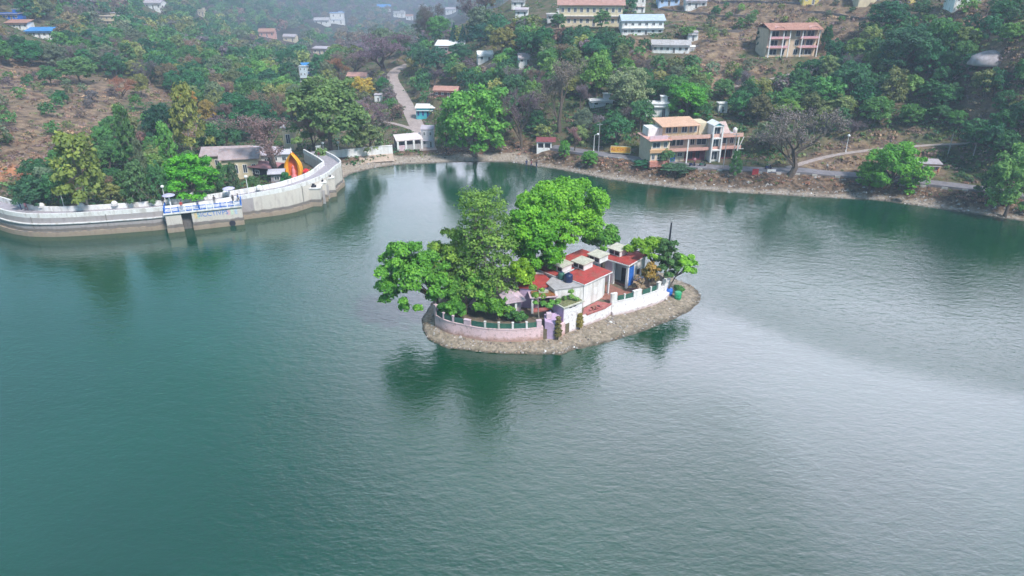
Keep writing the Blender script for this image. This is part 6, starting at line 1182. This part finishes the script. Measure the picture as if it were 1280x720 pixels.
# ================================================================== PEOPLE AND SCOOTERS
def person_mesh(pose, cols):
    me = bpy.data.meshes.new('body'); J = {'pel': (0, 0, .93), 'ch': (0, 0, 1.25), 'nk': (0, 0, 1.47), 'hd': (0, -.02, 1.62), 'ht': (0, -.01, 1.72)}
    if pose == 'walk': legs = [((.1, 0, .88), (.11, -.16, .5), (.11, -.12, .08), (.11, -.3, .04)), ((-.1, 0, .88), (-.11, .12, .48), (-.11, .34, .12), (-.11, .26, .03))]; arms = [((.21, 0, 1.4), (.27, .16, 1.15), (.26, .08, .92)), ((-.21, 0, 1.4), (-.27, -.12, 1.15), (-.25, -.26, .98))]
    elif pose == 'sit': legs = [((.1, 0, .88), (.12, -.44, .9), (.12, -.5, .48), (.12, -.64, .45)), ((-.1, 0, .88), (-.12, -.44, .9), (-.12, -.5, .48), (-.12, -.64, .45))]; arms = [((.21, 0, 1.4), (.28, -.18, 1.18), (.2, -.42, 1.12)), ((-.21, 0, 1.4), (-.28, -.18, 1.18), (-.2, -.42, 1.12))]
    else: legs = [((.1, 0, .88), (.11, -.02, .48), (.11, .02, .07), (.12, -.15, .03)), ((-.1, 0, .88), (-.12, -.01, .48), (-.13, .02, .07), (-.16, -.14, .03))]; arms = [((.21, 0, 1.4), (.27, .03, 1.12), (.26, -.05, .86)), ((-.21, 0, 1.4), (-.28, .02, 1.12), (-.2, -.16, .98))]
    V = [J[k] for k in ('pel', 'ch', 'nk', 'hd', 'ht')]; RR = [(.15, .11), (.17, .115), (.06, .06), (.10, .11), (.07, .08)]; E = [(0, 1), (1, 2), (2, 3), (3, 4)]
    for L_ in legs:
        p = 0
        for q, rr in zip(L_, (.095, .065, .045, .035)): V.append(q); RR.append((rr, rr)); E.append((p, len(V)-1)); p = len(V)-1
    for L_ in arms:
        p = 1
        for q, rr in zip(L_, (.06, .045, .035)): V.append(q); RR.append((rr, rr)); E.append((p, len(V)-1)); p = len(V)-1
        for d in (-.02, 0, .02): V.append((L_[2][0]+d, L_[2][1]-.02, L_[2][2]-.11)); RR.append((.012, .012)); E.append((p, len(V)-1))
    me.from_pydata(V, E, []); o = bpy.data.objects.new('tmp', me); C.objects.link(o); md = o.modifiers.new('s', 'SKIN')
    sv = me.skin_vertices[0].data
    for i, rr in enumerate(RR): sv[i].radius = rr; sv[i].use_root = (i == 0)
    su = o.modifiers.new('u', 'SUBSURF'); su.levels = 1; su.render_levels = 1; bpy.context.view_layer.update()
    out_ = bpy.data.meshes.new_from_object(o.evaluated_get(bpy.context.evaluated_depsgraph_get())); C.objects.unlink(o); bpy.data.objects.remove(o)
    out_.materials.clear(); 
    for c in cols: out_.materials.append(c)
    for p in out_.polygons:
        z = p.center.z; x_ = abs(p.center.x); y_ = p.center.y
        leg = z < .95 and not (x_ > .19 and z > .8) if pose != 'sit' else (z < .86 or (y_ < -.15 and z < 1.02))
        p.material_index = 1 if leg and z > .1 else (3 if z <= .1 else (0 if (z > .95 and z < 1.46) else 2))
        p.use_smooth = True
    return out_
SKIN = mat('skin', (.30, .17, .11), .7, .08, 4); HAIR = mat('black_hair', (.02, .018, .016), .6, .1, 4); SHOE = mat('dark_shoes', (.04, .035, .03), .7, .1, 4)
CL = {'white': (.75, .74, .74), 'red': (.5, .05, .06), 'blue': (.04, .10, .35), 'black': (.03, .03, .04), 'pink': (.65, .3, .38), 'maroon': (.22, .04, .07), 'grey': (.25, .25, .28), 'green': (.05, .2, .1), 'navy': (.02, .04, .13)}
CM = {k: mat('cloth_'+k, v, .85, .12, 5) for k, v in CL.items()}; PM = {}; 
hairm = MB().lathe([(.112, 1.60), (.122, 1.66), (.11, 1.73), (.07, 1.775), (.01, 1.785)], 10, (0, .01)).mesh('hair', [HAIR]); fix_normals(hairm)
def person(label, loc, top, legs, pose='stand', rz=0.0, s=1.0, group=None):
    k = (pose, top, legs)
    if k not in PM: PM[k] = person_mesh(pose, [CM[top], CM[legs], SKIN, SHOE])
    r = thing('person', label, 'person', loc, rz, group, (s, s, s)); link(bpy.data.objects.new('body', PM[k]), r); link(bpy.data.objects.new('hair', hairm), r); return r
def deckp(label, px, py, top, legs, pose='stand', rz=0, dy=1.2, s=1.05):
    x, y, z = on_deck(px, py); person(label, (x, y+dy, z+.05), top, legs, pose, rz, s)
deckp('person in dark blue at the far left bend of the dam', 22, 265, 'blue', 'navy', 'stand', 2); deckp('person in pink and white at the far left bend of the dam', 29, 266, 'pink', 'maroon', 'walk', 1.2); deckp('person in grey walking mid way along the left dam', 95, 265, 'black', 'grey', 'walk', 1.5)
deckp('person in maroon left of the second lamp post on the dam', 187, 259.5, 'maroon', 'black'); deckp('person in white left of the second lamp post on the dam', 191, 259, 'white', 'grey', 'walk', 1.4); deckp('person in black next to the second lamp post', 201, 258.5, 'black', 'black', 'stand', .4)
def platp(label, f, v, top, legs, pose='stand', rz=0):
    ca, sa = math.cos(pr), math.sin(pr); x, y = PL*f, v; person(label, (pA[0]+x*ca-y*sa, pA[1]+x*sa+y*ca, 4.06), top, legs, pose, rz, 1.05)
platp('person in navy standing at the middle of the blue railing', .43, 1.0, 'navy', 'navy'); platp('person in red near the left mushroom canopy', .22, 1.2, 'red', 'grey', 'stand', .6); platp('person in black beneath the right mushroom canopy', .90, 1.6, 'black', 'black', 'stand', .9); platp('person in blue at the right end of the platform', .97, 2.2, 'blue', 'black', 'walk', 2); platp('person in black right of the middle of the blue railing', .65, 2.6, 'black', 'grey', 'stand', 3)
for i, (px, top, pose, lab) in enumerate([(658, 'navy', 'stand', 'leftmost of three bathers at the water edge of the far beach'), (664, 'maroon', 'walk', 'middle of three bathers at the water edge of the far beach'), (670.5, 'black', 'walk', 'rightmost of three bathers at the water edge of the far beach')]):
    x, y = a2(px, 207+i*.7, .0); person(lab, (x, y-.4, -.25), top, 'navy', pose, i*1.3, 1.15)
x, y = a2(399, 198, 4.95); person('person walking on the dam curve near the gate pillar', (x, y, 4.93), 'maroon', 'black', 'walk', 2.6)
for px, py, top, legs, rz, lab in [(386, 193, 'black', 'navy', 0, 'person in black left of the gate pillar'), (421, 194, 'navy', 'black', 1, 'person in navy under the grey green tree'), (413, 195, 'white', 'navy', 2, 'person in white behind the curved bank wall'), (430, 193, 'black', 'maroon', 0, 'person in black behind the curved bank wall'), (455, 188, 'white', 'black', 1.4, 'person in white at the dark gap behind the bank wall')]:
    x, y = a2(px, py, 2.9); z = zat(x, y); person(lab, (x, y+1, max(z, 2.2)), top, legs, 'stand', rz, 1.1)
def roadp(label, px, py, top, legs, pose, rz): x, y = a2(px, py, 3.3); person(label, (x, y, zat(x, y)+.06), top, legs, pose, rz, 1.05)
roadp('person in white and black walking on the road right of the bare tree', 1033, 213, 'white', 'black', 'walk', 1.3); roadp('person in pink standing by the scooters before the hotel', 868, 205.5, 'pink', 'maroon', 'stand', 0); roadp('person in red beside the roadside hut', 1170, 222, 'red', 'maroon', 'stand', 1)
def scooter(label, px, py, m, rz, rider=None):
    x, y = a2(px, py, 3.35); z = zat(x, y)+.07; t = thing('scooter', label, 'scooter', (x, y, z), rz)
    for u in (-.62, .62): MB().tube([(u, -.06, .28), (u, .06, .28)], .28, 12).obj('wheel', DARK, t)
    MB().prism([(-.75, -.14), (-.1, -.14), (.1, -.1), (.1, .1), (-.1, .14), (-.75, .14)], [.35, .3, .25, .25, .3, .35], [.78, .74, .42, .42, .74, .78]).box(.1, .5, -.13, .13, .25, .33).obj('body', m, t); MB().box(.46, .56, -.2, .2, .3, 1.0).obj('front_shield', m, t)
    MB().box(-.75, -.05, -.13, .13, .78, .86).obj('seat', DARK, t); MB().tube([(.5, -.32, 1.05), (.52, 0, 1.0), (.5, .32, 1.05)], .025, 5).tube([(.62, 0, .28), (.5, 0, 1.0)], .03, 5).obj('handlebar', METAL, t)
    if rider: person('person riding the '+label.split(' ')[0]+' scooter on the lakeside road', (x-.35*math.cos(rz), y-.35*math.sin(rz), z-.02), *rider, 'sit', rz+math.pi/2, 1.0)
scooter('black scooter parked before the hotel entrance', 865, 207.5, NAVY, .3); scooter('dark green scooter ridden past the hotel stair tower', 878, 207.5, GREENP, .1, ('black', 'navy')); scooter('navy scooter ridden at the right end of the hotel', 960, 211.5, NAVY, .2, ('green', 'black'))
#%%FILL
# ================================================================== WOODS
REG = [  # polygon in the photo, spacing factor, (crown m min, max), palette weights, bare share
 ('right', [(1010,95),(1060,60),(1100,35),(1170,60),(1300,95),(1330,215),(1240,200),(1180,178),(1040,180),(990,135)], .54, (6, 10), 'dark', .03),
 ('rightgap', [(1165,85),(1300,85),(1300,205),(1180,176)], .55, (5, 8), 'dark', .06),
 ('mid', [(590,95),(700,62),(740,90),(860,78),(885,112),(1000,120),(985,150),(935,170),(900,150),(800,175),(700,180),(640,186),(625,140)], .56, (5.5, 8.5), 'mix', .16),
 ('spur', [(505,72),(560,50),(640,32),(700,44),(790,62),(700,100),(600,112),(560,120),(520,104)], .56, (6, 8.5), 'teal', .12),
 ('road', [(440,96),(480,98),(505,140),(515,160),(470,160),(440,140)], .8, (4, 6), 'purple', .55),
 ('road2', [(520,110),(560,130),(640,125),(640,185),(560,185),(548,160)], .75, (4.5, 7), 'mix', .25),
 ('damwood', [(0,256),(50,236),(110,205),(160,165),(270,160),(292,190),(262,206),(205,258),(0,268)], .68, (5.5, 8.5), 'mix', .10),
 ('leftbelt', [(-30,30),(60,38),(150,28),(260,12),(330,44),(400,66),(470,84),(440,112),(380,150),(330,165),(285,165),(250,140),(200,108),(140,100),(100,92),(50,84),(-30,82)], .52, (8, 12), 'teal', .10),
 ('leftbrown', [(0,90),(120,110),(200,150),(130,200),(0,190)], 1.7, (3, 5), 'mix', .3),
 ('topleft', [(-30,0),(330,0),(330,38),(260,10),(150,22),(60,28),(-30,26)], .7, (10, 14), 'teal', .1),
 ('mist', [(330,0),(640,0),(600,48),(520,66),(470,76),(400,60),(330,40)], .9, (10, 15), 'haze', .12),
 ('terrace', [(880,12),(1100,5),(1080,45),(960,30),(880,70)], 1.9, (2.5, 5), 'mix', .1),
 ('terrace2', [(850,85),(1000,90),(1040,90),(1000,125),(880,115)], .85, (4, 6.5), 'mix', .15),
 ('schoolbank', [(640,40),(760,50),(850,75),(760,78),(660,58)], .8, (4.5, 7), 'mix', .15),
 ('topright', [(1100,8),(1300,8),(1300,95),(1170,62)], .85, (4.5, 8), 'dark', .12),
 ('farright', [(1300,60),(1700,120),(1700,260),(1420,250),(1310,210)], .8, (6, 10), 'dark', .05),
 ('farleft', [(-350,40),(-30,30),(-30,90),(0,180),(-40,240),(-350,220)], .9, (6, 10), 'mix', .1)]
PAL = {'dark green': (.036, .10, .042), 'deep bluish green': (.028, .095, .045), 'mid green': (.055, .14, .045), 'light green': (.10, .20, .055), 'olive': (.11, .14, .055), 'yellowish': (.15, .17, .06), 'greyish green': (.09, .12, .075), 'brownish': (.14, .12, .07), 'purplish bare': (.115, .095, .10), 'reddish brown bare': (.15, .105, .085)}
PW_ = {'dark': ['dark green']*5+['deep bluish green']*4+['mid green']*2+['olive', 'light green'], 'mix': ['mid green']*4+['dark green']*3+['light green', 'olive', 'olive', 'greyish green', 'greyish green', 'yellowish'], 'teal': ['deep bluish green']*4+['mid green']*4+['greyish green']*2+['olive', 'light green', 'yellowish', 'brownish'], 'purple': ['brownish', 'greyish green', 'olive', 'mid green'], 'haze': ['greyish green', 'deep bluish green', 'mid green', 'brownish']}
KEEPOUT = [(k[1], k[2]-k[4]*.35, k[3]*.36, k[4]*.42) for k in KEY if k[3] > 20]
HOUSEBOX = [(738,15,44,24),(803,32,30,20),(838,60,28,12),(870,6,18,12),(1016,2,18,14),(1092,2,24,14),(648,6,14,12),(660,76,16,12),(607,70,12,14),(562,60,22,10),(557,115,20,12),(532,142,16,14),(535,170,12,20),(446,98,16,12),(380,92,9,16),(989,50,36,26),(868,175,70,32),(752,126,20,10),(822,136,20,14),(903,136,10,10),(1067,52,11,9),(1247,66,26,14),(135,24,14,9),(422,24,12,10),(402,28,12,7),(334,42,12,8),(362,48,10,7),(400,64,12,7),(680,185,14,12),(775,186,20,10),(300,205,36,28),(345,205,26,22),(366,208,18,26),(1165,210,24,12),(50,42,18,8),(12,20,14,8),(22,32,16,8),(192,8,14,9),(252,17,8,7),(499,18,10,8),(512,22,8,6),(563,14,10,8),(473,124,8,8)]
def in_poly(px, py, poly):
    return bool(inside(np.array([px], float), np.array([py], float), poly)[0])
cand = []
ROADS2 = [ROAD, VROAD, PATH, PATH2, SIDETRACK]
for rn, poly, sp, (s0, s1), pal, bare in REG:
    xs = [p[0] for p in poly]; ys = [p[1] for p in poly]; N = 5200 if rn in ('leftbelt', 'mid', 'right', 'topleft', 'mist', 'farright', 'farleft') else 1600
    PX = RNG.uniform(min(xs), max(xs), N); PY = RNG.uniform(min(ys), max(ys), N); ok = inside(PX, PY, [tuple(map(float, p)) for p in poly]); PX, PY = PX[ok], PY[ok]
    hx, hy, hz2, T = hits(PX, PY); acc = []
    dist_r = np.full(PX.shape, 99.)
    for ln in ROADS2: dist_r = np.minimum(dist_r, seg_dist(hx, hy, [(p[0], p[1]) for p in ln])[0])
    dl = seg_dist(hx, hy, LAKE, True)[0]; ddam = seg_dist(hx, hy, DW)[0]
    for i in range(len(PX)):
        if np.isnan(T[i]) or dl[i] < 6 or (ddam[i] < 8 and hx[i] < -40): continue
        sm_ = RNG.uniform(s0, s1); t = T[i]; cw = sm_*F_PX/t
        if dist_r[i] < 2.5+sm_*.3: continue
        hh = sm_*RNG.uniform(.8, 1.15)
        topy = PY[i]-hh*F_PX/t*.9
        if any(abs(PX[i]-b[0]) < b[2]+cw*.22 and (topy-2 < b[1]+b[3]*.6 and PY[i] > b[1]-b[3]*.4) for b in HOUSEBOX): continue
        if any(((PX[i]-b[0])/b[2])**2+((PY[i]-hh*F_PX/t*.4-b[1])/b[3])**2 < 1 for b in KEEPOUT): continue
        if any((hx[i]-q[0])**2+(hy[i]-q[1])**2 < ((sm_+q[3])*.5*sp*1.15)**2 for q in acc): continue
        nm = random.choice(PW_[pal]); isb = random.random() < bare
        if isb: nm = random.choice(['purplish bare', 'reddish brown bare', 'purplish bare'])
        c = np.array(PAL[nm])*RNG.uniform(.8, 1.25)*(1+RNG.normal(size=3)*.05); acc.append((hx[i], hy[i], hz2[i], sm_, hh, nm, isb, tuple(np.clip(c, .01, .5)), PX[i], PY[i], cw, rn))
    cand += acc
vis = [c for c in cand if -10 < c[8] < 1290]; vis.sort(key=lambda c: -c[10])
LMK = [('hotel', 868, 178), ('yellow banner sign', 775, 186), ('white lake kiosk', 680, 184), ('big beach tree', 594, 150), ('grey green bank tree', 415, 140), ('orange canopy', 368, 207), ('cream house behind the dam', 300, 205), ('blue railed platform', 258, 250), ('red roofed block', 989, 50), ('school', 738, 18), ('white two storey block', 803, 35), ('white cottage row', 838, 62), ('pale silvery tree', 783, 115), ('wide grey bare tree', 988, 180), ('bright bank tree', 1105, 205), ('roadside hut', 1165, 208), ('grey hillside shed', 1067, 53), ('pale boulder', 1247, 66), ('dusty road bend', 495, 105), ('turquoise shop', 532, 142), ('brown clearing', 70, 140), ('lone dark tree of the brown slope', 78, 122), ('darkest tree of the dam woods', 210, 160), ('pale red roofed cottage', 446, 98), ('narrow tall white house', 380, 92), ('pinkish hazy house', 334, 43), ('hazy two storey house', 422, 24), ('cream flat roofed house', 135, 25), ('blue roofed far left shed', 50, 42), ('misty valley houses', 505, 22), ('top left white house', 192, 9), ('two ridge pines', 573, 42), ('blue tarpaulin house', 660, 78), ('brown red roofed low house', 557, 116), ('right corner drooping tree', 1262, 235), ('large dark tree above the cream house', 322, 150), ('reddish bare hillside tree', 155, 112), ('orange yellow slope tree', 235, 125), ('left dam lamp', 79, 252), ('hillside cream top house', 1092, 2), ('top right white house', 1210, 3), ('tall dark wood centre', 1128, 75), ('hilltop bungalow', 870, 8)]
def lab_of(c):
    x, y = c[8], c[9]-c[10]*.45; nm, lx, ly = min(LMK, key=lambda l: (l[1]-x)**2+((l[2]-y)*1.5)**2); dx_, dy_ = x-lx, (y-ly)*1.5; far_ = math.hypot(dx_, dy_)
    d = ('right' if dx_ > 0 else 'left')+' of' if abs(dx_) > 1.8*abs(dy_) else (('above' if dy_ < 0 else 'below') if abs(dy_) > 1.8*abs(dx_) else ('upper' if dy_ < 0 else 'lower')+' '+('right' if dx_ > 0 else 'left')+' of')
    return c[5]+' '+('tree' if c[6] or True else ''), d, nm, far_
NIND = 285; ind = vis[:NIND]; rest = [c for c in cand if c not in ind] if False else vis[NIND:]+[c for c in cand if not (-10 < c[8] < 1290)]
groups = {}
for c in ind: k = lab_of(c); groups.setdefault(k[:3], []).append(c)
ORD = ['leftmost', 'second', 'third', 'fourth', 'fifth', 'sixth', 'seventh', 'eighth', 'ninth', 'tenth', 'eleventh', 'twelfth']
for (a_, d, nm), L_ in groups.items():
    L_.sort(key=lambda c: c[8])
    for i, c in enumerate(L_):
        if len(L_) == 1: lb_ = '%s standing %s the %s' % (a_, d, nm)
        elif i == 0: lb_ = 'leftmost %s %s the %s' % (a_, d, nm)
        elif i == len(L_)-1: lb_ = 'rightmost %s %s the %s' % (a_, d, nm)
        else: lb_ = '%s from left %s %s the %s' % (ORD[i], a_, d, nm)
        if len(lb_.split()) > 16: lb_ = lb_.replace(' standing', '').replace(' of the', ' of').replace('large dark tree', 'dark tree')
        kind = 'bare' if c[6] else random.choice(['round', 'round', 'oval', 'oval', 'round', 'tall'] if c[3] > 4 else ['round', 'bush', 'oval'])
        src = random.choice(LIB[kind]); sc = (c[3], c[3]*random.uniform(.9, 1.1), c[4])
        copy_tree(src, (c[0], c[1], c[2]-.3), random.uniform(0, 6.28), sc, (*c[7], 1), lb_, 'bush' if kind == 'bush' else 'tree', 'trees of the hillside woods')
# the farther trees beyond that number, one mass
TPL = [crown_pts(ellip_lobes((0, 0, .52), (.44, .44, .45), 12, .14, .2, -.8), 420, .058) for _ in range(5)]
def mass(name, items, tpl, frac=1.0):
    Ps, Ns, Ss, Vs, Cs = [], [], [], [], []
    for x, y, z, w_, h_, col in items:
        P, N, S, V = random.choice(tpl)
        a = random.uniform(0, 6.28); ca, sa = math.cos(a), math.sin(a); Q = np.stack([(P[:, 0]*ca-P[:, 1]*sa)*w_+x, (P[:, 0]*sa+P[:, 1]*ca)*w_+y, P[:, 2]*h_+z], 1); M = np.stack([N[:, 0]*ca-N[:, 1]*sa, N[:, 0]*sa+N[:, 1]*ca, N[:, 2]], 1)
        Ps.append(Q); Ns.append(M); Ss.append(S*(w_+h_)/2); Vs.append(V); Cs.append(np.tile(np.array(col)[None], (len(P), 1)))
    me = cards_mesh(name, np.concatenate(Ps), np.concatenate(Ns), np.concatenate(Ss), np.concatenate(Vs), LEAFC, np.concatenate(Cs)); return tag(link(bpy.data.objects.new(name, me)), kind='stuff')
mass('distant_woodland', [(c[0], c[1], c[2]-.4, c[3], c[4], c[7]) for c in rest], TPL)
# undergrowth and dead scrub on the slopes
UT = [crown_pts([(0, 0, .25, .38), (.3, .1, .2, .3), (-.25, -.2, .2, .3), (.05, .3, .3, .25)], 26, .15, drop=.1) for _ in range(8)]
def scatter_px(n, x0, x1, y0, y1):
    PX = RNG.uniform(x0, x1, n); PY = RNG.uniform(y0, y1, n); hx, hy, hz2, T = hits(PX, PY); ok = ~np.isnan(T); hx, hy, hz2, T, PX, PY = hx[ok], hy[ok], hz2[ok], T[ok], PX[ok], PY[ok]
    dl = seg_dist(hx, hy, LAKE, True)[0]; dr = np.full(hx.shape, 99.)
    for ln in ROADS2: dr = np.minimum(dr, seg_dist(hx, hy, [(p[0], p[1]) for p in ln])[0])
    dd = seg_dist(hx, hy, DW)[0]; bd = np.full(hx.shape, 99.)
    i = np.clip(np.searchsorted(GX, hx), 0, len(GX)-1); j = np.clip(np.searchsorted(GY, hy), 0, len(GY)-1); inw = inside(hx, hy, LAKE)
    ok = (~inw) & (dr > 2.4) & (dd > 6); 
    for x, y, r_, z in BLDG_PADS: ok &= np.hypot(hx-x, hy-y) > r_*.62
    return hx[ok], hy[ok], hz2[ok], T[ok], dl[ok], MASK_DRY[j, i][ok], PX[ok], PY[ok]
U = []
hx, hy, hz2, T, dl, dry, PX, PY = scatter_px(20000, -80, 1360, 0, 280); nz = fbm(hx, hy, 9, 55)
for i in range(len(hx)):
    if dl[i] < 4.0 or T[i] > 650: continue
    bank_ = hx[i] > -20 and dl[i] < 12
    if not bank_ and random.random() < dry[i]*.38+(.35 if nz[i] < .4 else 0): continue
    s_ = RNG.uniform(.7, 1.7)*(1 if T[i] < 330 else 1.7); 
    r_ = random.random()
    if bank_: c = (.17, .10, .075) if r_ < .45 else ((.24, .14, .09) if r_ < .75 else ((.07, .12, .045) if r_ < .92 else (.30, .24, .18))); s_ *= .62
    elif dry[i] > .4: c = (.18, .12, .09) if r_ < .45 else ((.15, .11, .11) if r_ < .65 else ((.11, .13, .06) if r_ < .85 else (.26, .19, .12)))
    else: c = (.06, .12, .045) if r_ < .4 else ((.035, .09, .045) if r_ < .65 else ((.12, .13, .055) if r_ < .85 else (.15, .11, .10)))
    U.append((hx[i], hy[i], hz2[i]-.1*s_, s_*1.5, s_*RNG.uniform(.7, 1.3), tuple(np.array(c)*RNG.uniform(.7, 1.3))))
mass('slope_undergrowth', U, UT)
hx, hy, hz2, T, dl, dry, PX, PY = scatter_px(26000, 400, 1300, 180, 290); mb = MB(); cnt = 0
for i in range(len(hx)):
    if not (.2 < dl[i] < 11) or cnt > 1500 or (dl[i] > 3.5 and random.random() < .6): continue
    cnt += 1; s_ = RNG.uniform(.10, .30)*(1.8 if random.random() < .07 else 1); b0 = len(mb.v); a = RNG.uniform(0, 6.28); ca, sa = math.cos(a)*s_, math.sin(a)*s_
    mb.v += [(hx[i], hy[i], hz2[i]+s_*.8), (hx[i]+ca*1.2, hy[i]+sa, hz2[i]-.02), (hx[i]-sa, hy[i]+ca, hz2[i]-.02), (hx[i]-ca, hy[i]-sa*1.3, hz2[i]-.02), (hx[i]+sa, hy[i]-ca, hz2[i]-.02)]
    mi = int(RNG.choice([0, 1, 1, 2])) if random.random() > .025 else 3
    for q in ((0, 1, 2), (0, 2, 3), (0, 3, 4), (0, 4, 1)): mb.f.append(tuple(b0+k for k in q)); mb.m.append(mi)
tag(mb.obj('bank_stones', [mat('stone_brown', 0), mat('stone_grey', 0), mat('stone_dark', 0), mat('litter_white', 0)]), kind='stuff')
for k in LIB:                                        # the library originals themselves are not part of the place
    for t in LIB[k]:
        for ch in list(t.children): bpy.data.objects.remove(ch)
        bpy.data.objects.remove(t)
# ------------------------------------------------------------------ air
zt = float(ZZ.max())+14
hb_ = MB().box(GX[0]-30, GX[-1]+30, GY[0]-30, GY[-1]+30, min(-5.5, float(ZZ.min())-2), zt).obj('haze', [])
m = bpy.data.materials.new('thin_haze'); m.use_nodes = True; n = m.node_tree.nodes; n.clear(); o = n.new('ShaderNodeOutputMaterial'); pv = n.new('ShaderNodeVolumePrincipled')
pv.inputs['Color'].default_value = (.64, .76, 1.0, 1); pv.inputs['Density'].default_value = HAZE_DENSITY; pv.inputs['Anisotropy'].default_value = .2; m.node_tree.links.new(pv.outputs[0], o.inputs['Volume'])
hb_.data.materials.clear(); hb_.data.materials.append(m); tag(hb_, kind='stuff')
